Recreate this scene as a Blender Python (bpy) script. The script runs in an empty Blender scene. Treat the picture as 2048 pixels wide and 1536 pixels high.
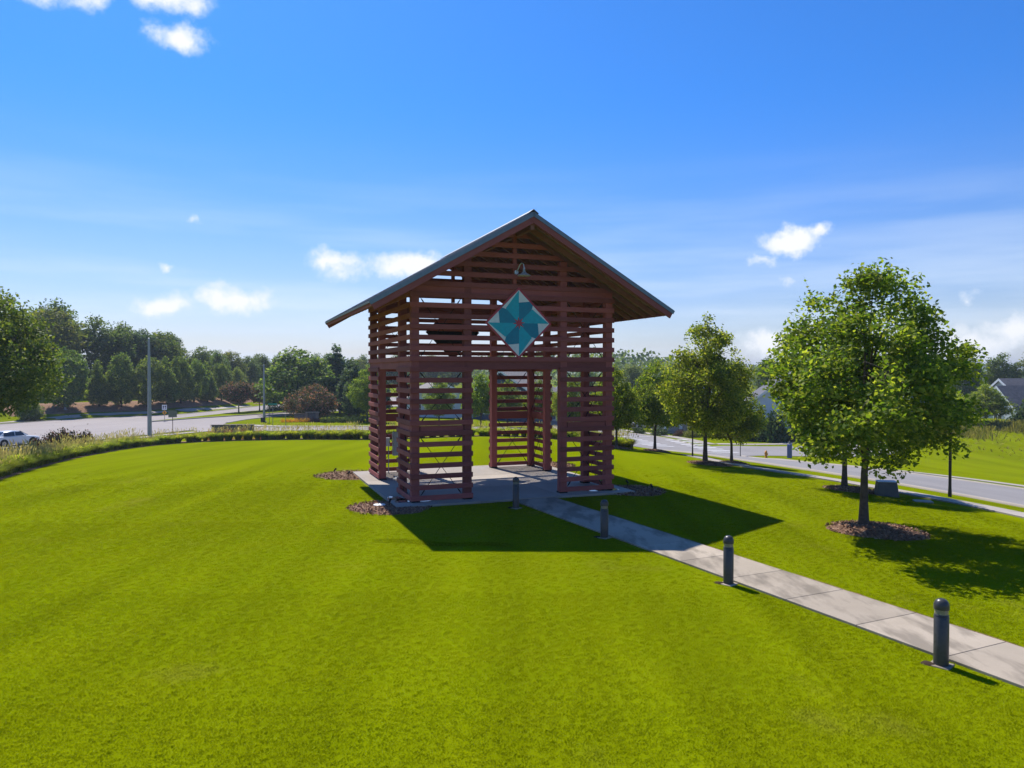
import bpy, bmesh, math, random
import numpy as np
from mathutils import Vector, Matrix
R = math.radians
scene = bpy.context.scene
COL = scene.collection

# ------------------------------------------------------------------ camera
cam_d = bpy.data.cameras.new('camera'); cam = bpy.data.objects.new('camera', cam_d); COL.objects.link(cam)
cam.location = (0, 0, 4.5); cam.rotation_euler = (math.pi/2 - 0.0178, 0, 0)
cam_d.sensor_width = 36; cam_d.sensor_fit = 'HORIZONTAL'; cam_d.lens = 1491.15/2048*36
cam_d.clip_start = .1; cam_d.clip_end = 8000
scene.camera = cam

# ------------------------------------------------------------------ light
SUN_AZ = math.atan2(-.48, .877); SUN_EL = R(53)           # azimuth clockwise from +Y
world = bpy.data.worlds.new('World'); scene.world = world; world.use_nodes = True
wn = world.node_tree; wn.nodes.clear()
def wnode(t, **kw):
    n = wn.nodes.new(t)
    for k, v in kw.items(): setattr(n, k, v)
    return n
def wmath(op, a, b=None, c=None):
    n = wnode('ShaderNodeMath', operation=op)
    for i, v in enumerate((a, b, c)):
        if v is None: continue
        if isinstance(v, (int, float)): n.inputs[i].default_value = v
        else: wn.links.new(v, n.inputs[i])
    return n.outputs[0]
def build_sky():
    L = wn.links.new
    sky = wnode('ShaderNodeTexSky', sky_type='NISHITA')
    sky.sun_disc = False; sky.sun_elevation = SUN_EL; sky.sun_rotation = SUN_AZ % (2*math.pi)
    sky.altitude = 100; sky.air_density = 1.0; sky.dust_density = .6; sky.ozone_density = 2.5
    sr = wnode('ShaderNodeSeparateColor'); L(sky.outputs[0], sr.inputs[0])     # deeper, cleaner blue than the model's default air
    cr = wnode('ShaderNodeCombineColor')
    tc = wnode('ShaderNodeTexCoord')
    sp = wnode('ShaderNodeSeparateXYZ'); L(tc.outputs['Generated'], sp.inputs[0])
    az = wmath('ARCTAN2', sp.outputs[0], sp.outputs[1]); el = wmath('ARCSINE', sp.outputs[2])
    up = wnode('ShaderNodeMapRange', interpolation_type='SMOOTHSTEP'); up.inputs['From Min'].default_value = -.02; up.inputs['From Max'].default_value = .36; L(el, up.inputs['Value'])
    tint = wnode('ShaderNodeMix', data_type='RGBA'); L(up.outputs[0], tint.inputs['Factor']); tint.inputs['A'].default_value = (.50, .50, .62, 1); tint.inputs['B'].default_value = (.145, .430, .82, 1)
    st_ = wnode('ShaderNodeSeparateColor'); L(tint.outputs['Result'], st_.inputs[0])
    for q in range(3): L(wmath('MULTIPLY', sr.outputs[q], st_.outputs[q]), cr.inputs[q])
    nz = wnode('ShaderNodeTexNoise'); nz.inputs['Scale'].default_value = 14; nz.inputs['Detail'].default_value = 7; nz.inputs['Roughness'].default_value = .62
    L(tc.outputs['Generated'], nz.inputs['Vector'])
    nz2 = wnode('ShaderNodeTexNoise'); nz2.inputs['Scale'].default_value = 30; nz2.inputs['Detail'].default_value = 8; nz2.inputs['Roughness'].default_value = .65
    L(tc.outputs['Generated'], nz2.inputs['Vector'])
    azw = wmath('WRAP', az, .72, -.72)                   # the same family of small cumulus all round the horizon
    dn = wnode('ShaderNodeSeparateColor'); L(nz.outputs['Color'], dn.inputs[0])
    azd = wmath('ADD', azw, wmath('MULTIPLY', wmath('SUBTRACT', dn.outputs[0], .5), .075))
    eld = wmath('ADD', el, wmath('MULTIPLY', wmath('SUBTRACT', dn.outputs[1], .5), .05))
    #          az      el     w     h     density
    clouds = [(-.560, .415, .040, .022, 1.0), (-.513, .418, .045, .020, 1.0), (-.437, .430, .060, .024, 1.1), (-.48, .435, .06, .02, 1.0), (-.413, .386, .032, .017, .95), (-.439, .080, .050, .019, 1.05), (-.358, .089, .046, .019, 1.1),
              (-.232, .144, .042, .017, .95), (-.145, .138, .052, .021, 1.1), (-.216, .129, .035, .012, .4), (.355, .162, .046, .018, 1.15), (.389, .170, .022, .011, .9), (.320, .138, .020, .010, .6),
              (.339, .033, .050, .026, 1.2), (.374, .042, .036, .020, 1.1), (.558, .034, .065, .028, .75), (.521, .021, .070, .018, .7), (.593, .045, .045, .024, .7), (.549, .081, .014, .009, .5),
              (-.443, .125, .012, .006, .5), (-.395, .182, .013, .005, .35), (.359, .117, .025, .007, .3)]
    tot = None
    for a0, e0, w, h, k in clouds:
        u = wmath('DIVIDE', wmath('SUBTRACT', azd, a0), w); v = wmath('DIVIDE', wmath('SUBTRACT', eld, e0), h)
        r2 = wmath('ADD', wmath('MULTIPLY', u, u), wmath('MULTIPLY', v, v))
        m = wmath('MULTIPLY', wmath('SUBTRACT', 1.0, wmath('SQRT', r2)), k)
        tot = m if tot is None else wmath('SMOOTH_MAX', tot, m, .15)
    dens = wmath('ADD', tot, wmath('MULTIPLY', wmath('SUBTRACT', nz2.outputs['Fac'], .5), 1.5))
    mr = wnode('ShaderNodeMapRange', interpolation_type='SMOOTHSTEP'); mr.inputs['From Min'].default_value = -.22; mr.inputs['From Max'].default_value = .8
    L(dens, mr.inputs['Value'])
    cum = mr.outputs[0]
    # thin streaked high cloud towards the horizon
    mp = wnode('ShaderNodeMapping'); mp.inputs['Scale'].default_value = (1.4, 1.4, 14); mp.inputs['Rotation'].default_value = (0, .12, 0)
    L(tc.outputs['Generated'], mp.inputs[0])
    nz3 = wnode('ShaderNodeTexNoise'); nz3.inputs['Scale'].default_value = 2.2; nz3.inputs['Detail'].default_value = 6; nz3.inputs['Roughness'].default_value = .5
    L(mp.outputs[0], nz3.inputs['Vector'])
    ci = wnode('ShaderNodeMapRange', interpolation_type='SMOOTHSTEP'); ci.inputs['From Min'].default_value = .36; ci.inputs['From Max'].default_value = .75; L(nz3.outputs['Fac'], ci.inputs['Value'])
    band = wnode('ShaderNodeMapRange', interpolation_type='SMOOTHSTEP'); band.inputs['From Min'].default_value = .30; band.inputs['From Max'].default_value = .0; L(el, band.inputs['Value'])
    cirr = wmath('MULTIPLY', wmath('MULTIPLY', ci.outputs[0], band.outputs[0]), .6)
    fac = wmath('MAXIMUM', cum, cirr); 
    fac = wmath('MINIMUM', fac, .97)
    cc = wnode('ShaderNodeMix', data_type='RGBA'); cc.inputs['A'].default_value = (4.1, 4.75, 5.6, 1); cc.inputs['B'].default_value = (5.2, 5.25, 5.35, 1)
    L(cum, cc.inputs['Factor'])
    mx = wnode('ShaderNodeMix', data_type='RGBA'); L(fac, mx.inputs['Factor']); L(cr.outputs[0], mx.inputs['A']); L(cc.outputs['Result'], mx.inputs['B'])
    bg = wnode('ShaderNodeBackground'); bg.inputs['Strength'].default_value = .11
    L(mx.outputs['Result'], bg.inputs['Color'])
    out = wnode('ShaderNodeOutputWorld'); L(bg.outputs[0], out.inputs[0])
build_sky()
sun_d = bpy.data.lights.new('sun', 'SUN'); sun_d.energy = 3.5; sun_d.angle = R(.53); sun_d.color = (1, .955, .88)
sun = bpy.data.objects.new('sun', sun_d); COL.objects.link(sun)
sdir = Vector((math.sin(SUN_AZ)*math.cos(SUN_EL), math.cos(SUN_AZ)*math.cos(SUN_EL), math.sin(SUN_EL)))
sun.rotation_euler = sdir.to_track_quat('Z', 'Y').to_euler(); sun.location = (-20, 30, 60)
vs = scene.view_settings; vs.view_transform = 'Standard'; vs.look = 'None'; vs.gamma = 1; vs.use_curve_mapping = False
vs.exposure = 0.86

# ------------------------------------------------------------------ terrain
def sstep(a, b, x):
    t = np.clip((x-a)/(b-a), 0, 1); return t*t*(3-2*t)
def zt(x, y):
    x = np.asarray(x, float); y = np.asarray(y, float)
    st = 1.35+.35*np.exp(-((x-1)/9)**2)
    rho = np.hypot(x+3, (y-15)/st)
    u = np.minimum((rho-18)/2.5, 30)
    sp = np.where(rho > 90, rho-18, 2.5*np.log1p(np.exp(u)))
    v = sp*.113+.05*np.maximum(0, rho-35)*sstep(-5, 20, x)*sstep(46, 72, y)
    v = v/(1+(v/4.8)**4)**.25
    s = np.minimum((x+76)*-.77+(y-108)*.64, -(x+56)*1.0)
    bank = 2.0*sstep(0, 9, s)+3*sstep(12, 70, s)
    hill = 1.7*sstep(38, 62, x)*sstep(55, 98, y)         # the meadow keeps its height while the street drops away
    return -v*(.65+.35*sstep(-20, 15, x))+bank+hill
def Z(x, y): return float(zt(x, y))

# ------------------------------------------------------------------ materials
def mat_new(name):
    m = bpy.data.materials.new(name); m.use_nodes = True; nt = m.node_tree; nt.nodes.clear()
    out = nt.nodes.new('ShaderNodeOutputMaterial'); b = nt.nodes.new('ShaderNodeBsdfPrincipled')
    nt.links.new(b.outputs[0], out.inputs[0])
    return m, nt, b, out
def ramp(nt, fac, stops):
    r = nt.nodes.new('ShaderNodeValToRGB'); e = r.color_ramp.elements
    while len(e) < len(stops): e.new(.5)
    for i, (p, c) in enumerate(stops): e[i].position = p; e[i].color = (*c, 1)
    nt.links.new(fac, r.inputs[0]); return r.outputs[0]
def noise(nt, scale, detail=4, rough=.55, vec=None, mapping=None):
    n = nt.nodes.new('ShaderNodeTexNoise'); n.inputs['Scale'].default_value = scale; n.inputs['Detail'].default_value = detail; n.inputs['Roughness'].default_value = rough
    if vec is None:
        g = nt.nodes.new('ShaderNodeNewGeometry'); vec = g.outputs['Position']
    if mapping:
        mp = nt.nodes.new('ShaderNodeMapping'); mp.inputs['Scale'].default_value = mapping; nt.links.new(vec, mp.inputs[0]); vec = mp.outputs[0]
    nt.links.new(vec, n.inputs['Vector']); return n.outputs['Fac']
def mixc(nt, fac, a, b, blend='MIX'):
    m = nt.nodes.new('ShaderNodeMix'); m.data_type = 'RGBA'; m.blend_type = blend
    for s, v in (('Factor', fac), ('A', a), ('B', b)):
        if isinstance(v, (int, float)): m.inputs[s].default_value = v
        elif isinstance(v, tuple): m.inputs[s].default_value = (*v, 1)
        else: nt.links.new(v, m.inputs[s])
    return m.outputs['Result']
def mrange(nt, v, a, b, c=0., d=1.):
    m = nt.nodes.new('ShaderNodeMapRange'); nt.links.new(v, m.inputs[0])
    for i, q in enumerate((a, b, c, d)): m.inputs[i+1].default_value = q
    return m.outputs[0]
def bump(nt, b, h, strength=.3, dist=.02):
    n = nt.nodes.new('ShaderNodeBump'); n.inputs['Strength'].default_value = strength; n.inputs['Distance'].default_value = dist
    nt.links.new(h, n.inputs['Height']); nt.links.new(n.outputs[0], b.inputs['Normal'])
def plain(name, col, rough=.6, metal=0., var=.18, scale=6., obj=True, spec=.4):
    """paint / metal / stone with uneven tone and slight surface relief"""
    m, nt, b, o = mat_new(name)
    tc = nt.nodes.new('ShaderNodeTexCoord'); vec = tc.outputs['Object'] if obj else None
    f = noise(nt, scale, 5, .6, vec)
    lo = tuple(c*(1-var) for c in col); hi = tuple(min(1, c*(1+var)) for c in col)
    nt.links.new(ramp(nt, f, [(.3, lo), (.7, hi)]), b.inputs['Base Color'])
    nt.links.new(mrange(nt, f, .3, .7, max(.02, rough-.08), min(1, rough+.08)), b.inputs['Roughness'])
    b.inputs['Metallic'].default_value = metal; b.inputs['Specular IOR Level'].default_value = spec
    return m
def m_wood(name, lo, hi, rough=.75):
    m, nt, b, o = mat_new(name)
    tc = nt.nodes.new('ShaderNodeTexCoord'); oi = nt.nodes.new('ShaderNodeObjectInfo')
    add = nt.nodes.new('ShaderNodeVectorMath'); add.operation = 'MULTIPLY_ADD'
    nt.links.new(oi.outputs['Random'], add.inputs[0]); add.inputs[1].default_value = (40, 30, 20); nt.links.new(tc.outputs['Object'], add.inputs[2])
    g = noise(nt, 9, 5, .65, add.outputs[0], (.55, 6, 6))
    g2 = noise(nt, 2.2, 3, .5, add.outputs[0], (.5, 2, 2))
    c = ramp(nt, g, [(.25, lo), (.75, hi)])
    mid = tuple((a+d)/2 for a, d in zip(lo, hi))
    c = mixc(nt, mrange(nt, g2, .35, .7, 0, .45), c, tuple(x*1.35+.006 for x in mid))
    v = nt.nodes.new('ShaderNodeHueSaturation'); nt.links.new(c, v.inputs['Color']); nt.links.new(mrange(nt, oi.outputs['Random'], 0, 1, .70, 1.28), v.inputs['Value'])
    nt.links.new(v.outputs[0], b.inputs['Base Color']); b.inputs['Roughness'].default_value = rough; b.inputs['Specular IOR Level'].default_value = .3
    bump(nt, b, g, .35, .01); return m
def m_leaf(name, dark, mid, lite, trans=.35, spec=.5, accent=None, acc_amt=.0):
    m, nt, b, o = mat_new(name)
    g = nt.nodes.new('ShaderNodeNewGeometry')
    oi = nt.nodes.new('ShaderNodeObjectInfo')
    stops = [(.0, dark), (.5, mid), (1., lite)]
    c = ramp(nt, g.outputs['Random Per Island'], stops)
    big = noise(nt, .9, 2, .5)
    v = nt.nodes.new('ShaderNodeHueSaturation'); nt.links.new(c, v.inputs['Color'])
    nt.links.new(mrange(nt, big, .3, .7, .78, 1.22), v.inputs['Value']); nt.links.new(mrange(nt, oi.outputs['Random'], 0, 1, .485, .515), v.inputs['Hue'])
    c = v.outputs[0]
    if accent:
        wn_ = nt.nodes.new('ShaderNodeTexWhiteNoise'); wn_.noise_dimensions = '1D'; nt.links.new(g.outputs['Random Per Island'], wn_.inputs['W'])
        lt = nt.nodes.new('ShaderNodeMath'); lt.operation = 'LESS_THAN'; nt.links.new(wn_.outputs[0], lt.inputs[0]); lt.inputs[1].default_value = acc_amt
        c = mixc(nt, lt.outputs[0], c, accent)
    nt.links.new(c, b.inputs['Base Color']); b.inputs['Roughness'].default_value = .6; b.inputs['Specular IOR Level'].default_value = spec*.4
    t = nt.nodes.new('ShaderNodeBsdfTranslucent'); tcol = mixc(nt, 1., c, (1.55, 1.6, .6), 'MULTIPLY'); nt.links.new(tcol, t.inputs[0])
    mx = nt.nodes.new('ShaderNodeMixShader'); mx.inputs[0].default_value = trans
    nt.links.new(b.outputs[0], mx.inputs[1]); nt.links.new(t.outputs[0], mx.inputs[2]); nt.links.new(mx.outputs[0], o.inputs[0])
    return m
GRASS_A, GRASS_B, GRASS_C = (.155, .194, .001), (.176, .206, .001), (.20, .208, .002)
def mow(nt, c):
    """faint uneven mower passes and a few dry patches"""
    g = nt.nodes.new('ShaderNodeNewGeometry'); mp = nt.nodes.new('ShaderNodeMapping'); mp.inputs['Rotation'].default_value = (0, 0, .30); mp.inputs['Scale'].default_value = (.62, .045, 1); nt.links.new(g.outputs['Position'], mp.inputs[0])
    w = noise(nt, 1.0, 2, .5, mp.outputs[0]); d = noise(nt, .33, 4, .6)
    v = nt.nodes.new('ShaderNodeHueSaturation'); nt.links.new(c, v.inputs['Color']); nt.links.new(mrange(nt, w, .35, .65, .86, 1.12), v.inputs['Value'])
    return mixc(nt, mrange(nt, d, .60, .74, 0, .38), v.outputs[0], (.22, .19, .03))
def m_ground():
    m, nt, b, o = mat_new('turf')
    big = noise(nt, .11, 3, .5); midn = noise(nt, .8, 4, .6); fine = noise(nt, 26, 3, .7); st = noise(nt, 1.0, 3, .55, None, (2.2, .22, 1))
    c = ramp(nt, big, [(.3, GRASS_A), (.7, GRASS_B)])
    c = mixc(nt, mrange(nt, midn, .35, .75, 0, .4), c, GRASS_C)
    c = mixc(nt, mrange(nt, st, .35, .7, 0, .3), c, tuple(x*.82 for x in GRASS_A))
    c = mow(nt, c)
    c = mixc(nt, mrange(nt, fine, .3, .75, .0, .4), c, (.118, .158, .001))
    nt.links.new(c, b.inputs['Base Color']); b.inputs['Roughness'].default_value = 1.; b.inputs['Specular IOR Level'].default_value = 0.
    bump(nt, b, fine, .5, .02); return m
def m_blade():
    m, nt, b, o = mat_new('grass_blade')
    oi = nt.nodes.new('ShaderNodeObjectInfo')
    big = noise(nt, .11, 3, .5); midn = noise(nt, .8, 4, .6); st = noise(nt, 1.0, 3, .55, None, (2.2, .22, 1))
    c = ramp(nt, big, [(.3, GRASS_A), (.7, GRASS_B)])
    c = mixc(nt, mrange(nt, midn, .35, .75, 0, .4), c, GRASS_C)
    c = mixc(nt, mrange(nt, st, .35, .7, 0, .3), c, tuple(x*.82 for x in GRASS_A))
    c = mow(nt, c)
    v = nt.nodes.new('ShaderNodeHueSaturation'); nt.links.new(c, v.inputs['Color']); nt.links.new(mrange(nt, oi.outputs['Random'], 0, 1, 1.4, 1.7), v.inputs['Value'])
    nt.links.new(v.outputs[0], b.inputs['Base Color']); b.inputs['Roughness'].default_value = 1.; b.inputs['Specular IOR Level'].default_value = 0.
    t = nt.nodes.new('ShaderNodeBsdfTranslucent'); nt.links.new(v.outputs[0], t.inputs[0])
    g = nt.nodes.new('ShaderNodeNewGeometry'); nm = nt.nodes.new('ShaderNodeVectorMath'); nm.operation = 'MULTIPLY_ADD'       # thin soft blades scatter like a pile, not like mirrors
    nt.links.new(g.outputs['Normal'], nm.inputs[0]); nm.inputs[1].default_value = (.35, .35, .35); nm.inputs[2].default_value = (0, 0, .9)
    nz_ = nt.nodes.new('ShaderNodeVectorMath'); nz_.operation = 'NORMALIZE'; nt.links.new(nm.outputs[0], nz_.inputs[0]); nt.links.new(nz_.outputs[0], b.inputs['Normal'])
    mx = nt.nodes.new('ShaderNodeMixShader'); mx.inputs[0].default_value = .45
    nt.links.new(b.outputs[0], mx.inputs[1]); nt.links.new(t.outputs[0], mx.inputs[2]); nt.links.new(mx.outputs[0], o.inputs[0]); return m
def m_concrete(name, lo, hi, stain=.35, joint=None):
    m, nt, b, o = mat_new(name)
    oi = nt.nodes.new('ShaderNodeObjectInfo')
    f = noise(nt, 40, 4, .7); g = noise(nt, .7, 5, .62); s = noise(nt, 1.1, 4, .6, None, (1.6, .5, 1))
    c = ramp(nt, g, [(.3, lo), (.7, hi)])
    c = mixc(nt, mrange(nt, s, .47, .60, 0, stain), c, tuple(x*.45 for x in lo))
    c = mixc(nt, mrange(nt, f, .35, .7, 0, .22), c, tuple(x*.7 for x in lo))
    v = nt.nodes.new('ShaderNodeHueSaturation'); nt.links.new(c, v.inputs['Color']); nt.links.new(mrange(nt, oi.outputs['Random'], 0, 1, .84, 1.1), v.inputs['Value'])
    nt.links.new(v.outputs[0], b.inputs['Base Color']); b.inputs['Roughness'].default_value = .85; b.inputs['Specular IOR Level'].default_value = .3
    bump(nt, b, f, .25, .006); return m
def m_road(name, lo, hi):
    m, nt, b, o = mat_new(name)
    f = noise(nt, 18, 4, .7); g = noise(nt, .16, 5, .6); w = noise(nt, .5, 3, .5, None, (1.2, .12, 1))
    c = ramp(nt, g, [(.3, lo), (.7, hi)])
    c = mixc(nt, mrange(nt, w, .45, .7, 0, .35), c, tuple(x*.75 for x in lo))
    c = mixc(nt, mrange(nt, f, .35, .7, 0, .2), c, tuple(x*.6 for x in lo))
    nt.links.new(c, b.inputs['Base Color']); b.inputs['Roughness'].default_value = .85; bump(nt, b, f, .3, .01); return m
def m_mulch():
    m, nt, b, o = mat_new('mulch')
    f = noise(nt, 28, 5, .75); g = noise(nt, 3, 3, .5)
    c = ramp(nt, f, [(.3, (.07, .036, .02)), (.5, (.27, .155, .095)), (.72, (.45, .30, .20))])
    c = mixc(nt, mrange(nt, g, .4, .7, 0, .4), c, (.09, .05, .035))
    nt.links.new(c, b.inputs['Base Color']); b.inputs['Roughness'].default_value = .95; b.inputs['Specular IOR Level'].default_value = .1
    bump(nt, b, f, 1., .05); return m
def m_glass(name, tint=(.03, .04, .05)):
    m, nt, b, o = mat_new(name); b.inputs['Base Color'].default_value = (*tint, 1); b.inputs['Roughness'].default_value = .06; b.inputs['Specular IOR Level'].default_value = .8
    return m
M = {}
M['turf'] = m_ground(); M['blade'] = m_blade()
M['soil'] = plain('dark_soil', (.05, .032, .022), .95, 0, .4, 30, False, .1)
M['chip'] = m_leaf('bark_chip', (.12, .06, .035), (.29, .165, .10), (.47, .31, .20), .0, .1)
M['slabc'] = m_concrete('concrete', (.345, .295, .245), (.415, .358, .302), .10)
M['pathc'] = m_concrete('path_concrete', (.365, .30, .225), (.455, .378, .292), .7)
M['walkc'] = m_concrete('walk_concrete', (.36, .31, .27), (.42, .37, .32), .1)
M['road'] = m_road('pale_asphalt', (.255, .215, .20), (.30, .255, .236)); M['street'] = m_road('grey_asphalt', (.22, .20, .19), (.265, .24, .226))
M['paint'] = plain('road_paint', (.62, .60, .58), .7, 0, .12, 3, False)
M['mulch'] = m_mulch()
M['wood'] = m_wood('red_stain', (.225, .058, .050), (.35, .098, .084))
M['rafter'] = m_wood('rafter_stain', (.17, .07, .055), (.27, .115, .09))
M['deck'] = m_wood('deck_board', (.19, .11, .078), (.29, .18, .125))
M['trim'] = plain('blue_grey_trim', (.13, .18, .215), .35, .3, .12)
M['roofm'] = plain('grey_metal_roof', (.20, .21, .225), .5, .5, .1)
M['steel'] = plain('black_steel', (.012, .012, .013), .5, .5)
M['bollard'] = plain('slate_paint', (.060, .058, .058), .34, .2, .15, 20)
M['lens'] = plain('lens', (.24, .225, .17), .25, 0, .2, 30)
M['teal_l'] = plain('teal_light', (.005, .40, .50), .5, 0, .1, 9); M['teal_d'] = plain('teal_dark', (.004, .22, .33), .5, 0, .1, 9)
M['qgrey'] = plain('pale_grey_paint', (.72, .75, .74), .5, 0, .08, 9); M['qred'] = plain('crimson_paint', (.45, .05, .07), .5, 0, .12, 9)
M['lampm'] = plain('galvanised', (.55, .62, .68), .3, .35, .08, 12)
M['boxgrey'] = plain('cabinet_grey', (.40, .43, .44), .45, .2, .1); M['white'] = plain('white_paint', (.78, .78, .77), .45, 0, .05)
M['pole'] = plain('pole_grey', (.28, .30, .31), .45, .35, .12, 3); M['black'] = plain('black_paint', (.012, .012, .012), .4, .1)
M['brown'] = plain('brown_post', (.10, .045, .03), .6); M['signback'] = plain('sign_back', (.16, .17, .15), .5, .4)
M['yellow'] = plain('sign_yellow', (.80, .36, .015), .45); M['red'] = plain('sign_red', (.52, .012, .022), .45); M['green'] = plain('sign_green', (.005, .22, .14), .45)
M['hyd'] = plain('hydrant_yellow', (.70, .27, .02), .45); M['blue'] = plain('pedestal_blue', (.09, .12, .33), .5)
M['stone'] = plain('dark_stone', (.12, .115, .125), .85, 0, .4, 3); M['brick'] = plain('sign_stone', (.24, .18, .16), .85, 0, .3, 5)
M['carw'] = plain('white_car_paint', (.72, .74, .77), .18, 0, .03, 2, True, .7); M['carg'] = plain('grey_car_paint', (.30, .31, .34), .22, .4, .05, 2)
M['glass'] = m_glass('dark_glass'); M['tyre'] = plain('rubber', (.012, .012, .013), .8); M['rim'] = plain('alloy', (.4, .4, .41), .3, .8)
M['tail'] = plain('tail_light', (.35, .01, .01), .25); M['headl'] = plain('head_light', (.7, .72, .72), .15)
M['transf'] = plain('box_olive', (.085, .085, .075), .55, .1, .2, 4)
M['bark'] = plain('bark', (.085, .065, .05), .9, 0, .5, 9); M['barkp'] = plain('pale_bark', (.17, .14, .11), .9, 0, .4, 9); M['barkd'] = plain('dark_bark', (.05, .04, .032), .9, 0, .4, 9)
M['maple'] = m_leaf('maple_leaf', (.075, .13, .016), (.15, .205, .022), (.34, .345, .055), .58)
M['oak'] = m_leaf('oak_leaf', (.07, .105, .023), (.12, .155, .03), (.24, .235, .055), .45)
M['magn'] = m_leaf('magnolia_leaf', (.07, .115, .027), (.12, .175, .04), (.26, .29, .08), .48, .6)
M['wood1'] = m_leaf('forest_leaf', (.058, .095, .03), (.10, .145, .04), (.165, .195, .056), .48)
M['pine'] = m_leaf('pine_needles', (.045, .085, .042), (.075, .12, .054), (.12, .165, .07), .4)
M['myrt'] = m_leaf('myrtle_leaf', (.04, .055, .02), (.075, .085, .03), (.12, .11, .045), .3, .4, (.42, .17, .15), .25)
M['shrub'] = m_leaf('shrub_leaf', (.02, .045, .012), (.045, .08, .018), (.10, .13, .03), .3)
M['redsh'] = m_leaf('red_shrub_leaf', (.03, .02, .014), (.05, .045, .02), (.075, .06, .025), .3, .4, (.16, .03, .035), .3)
M['yelsh'] = m_leaf('gold_shrub_leaf', (.10, .12, .02), (.18, .19, .03), (.28, .27, .05), .35)
M['flower'] = m_leaf('yellow_flower', (.55, .24, .01), (.75, .38, .015), (.85, .5, .05), .3)
M['rflower'] = m_leaf('orange_flower', (.25, .05, .02), (.5, .12, .05), (.6, .2, .1), .3)
M['fount'] = m_leaf('fountain_grass_blade', (.16, .21, .02), (.27, .31, .035), (.40, .39, .09), .68, .1)
M['plume'] = m_leaf('fountain_grass_plume', (.36, .28, .15), (.46, .37, .21), (.55, .46, .30), .4, .1)
M['tallg'] = m_leaf('meadow_grass', (.13, .13, .02), (.20, .19, .04), (.30, .25, .08), .35, .2)
M['siding'] = plain('white_siding', (.60, .63, .66), .55, 0, .05, 1); M['navy'] = plain('navy_siding', (.035, .055, .11), .6, 0, .1, 1); M['beige'] = plain('beige_siding', (.55, .50, .42), .6, 0, .08, 1)
M['shing'] = plain('grey_shingle', (.10, .095, .105), .85, 0, .35, 2.5); M['shingb'] = plain('taupe_shingle', (.19, .165, .15), .85, 0, .3, 2.5)
M['flag_r'] = plain('flag_red', (.55, .03, .05), .7); M['flag_b'] = plain('flag_blue', (.02, .03, .14), .7)
mw, nt_, b_, o_ = mat_new('standing_water'); b_.inputs['Base Color'].default_value = (.05, .05, .055, 1); b_.inputs['Roughness'].default_value = .04; b_.inputs['Specular IOR Level'].default_value = .9
M['water'] = mw

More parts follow.
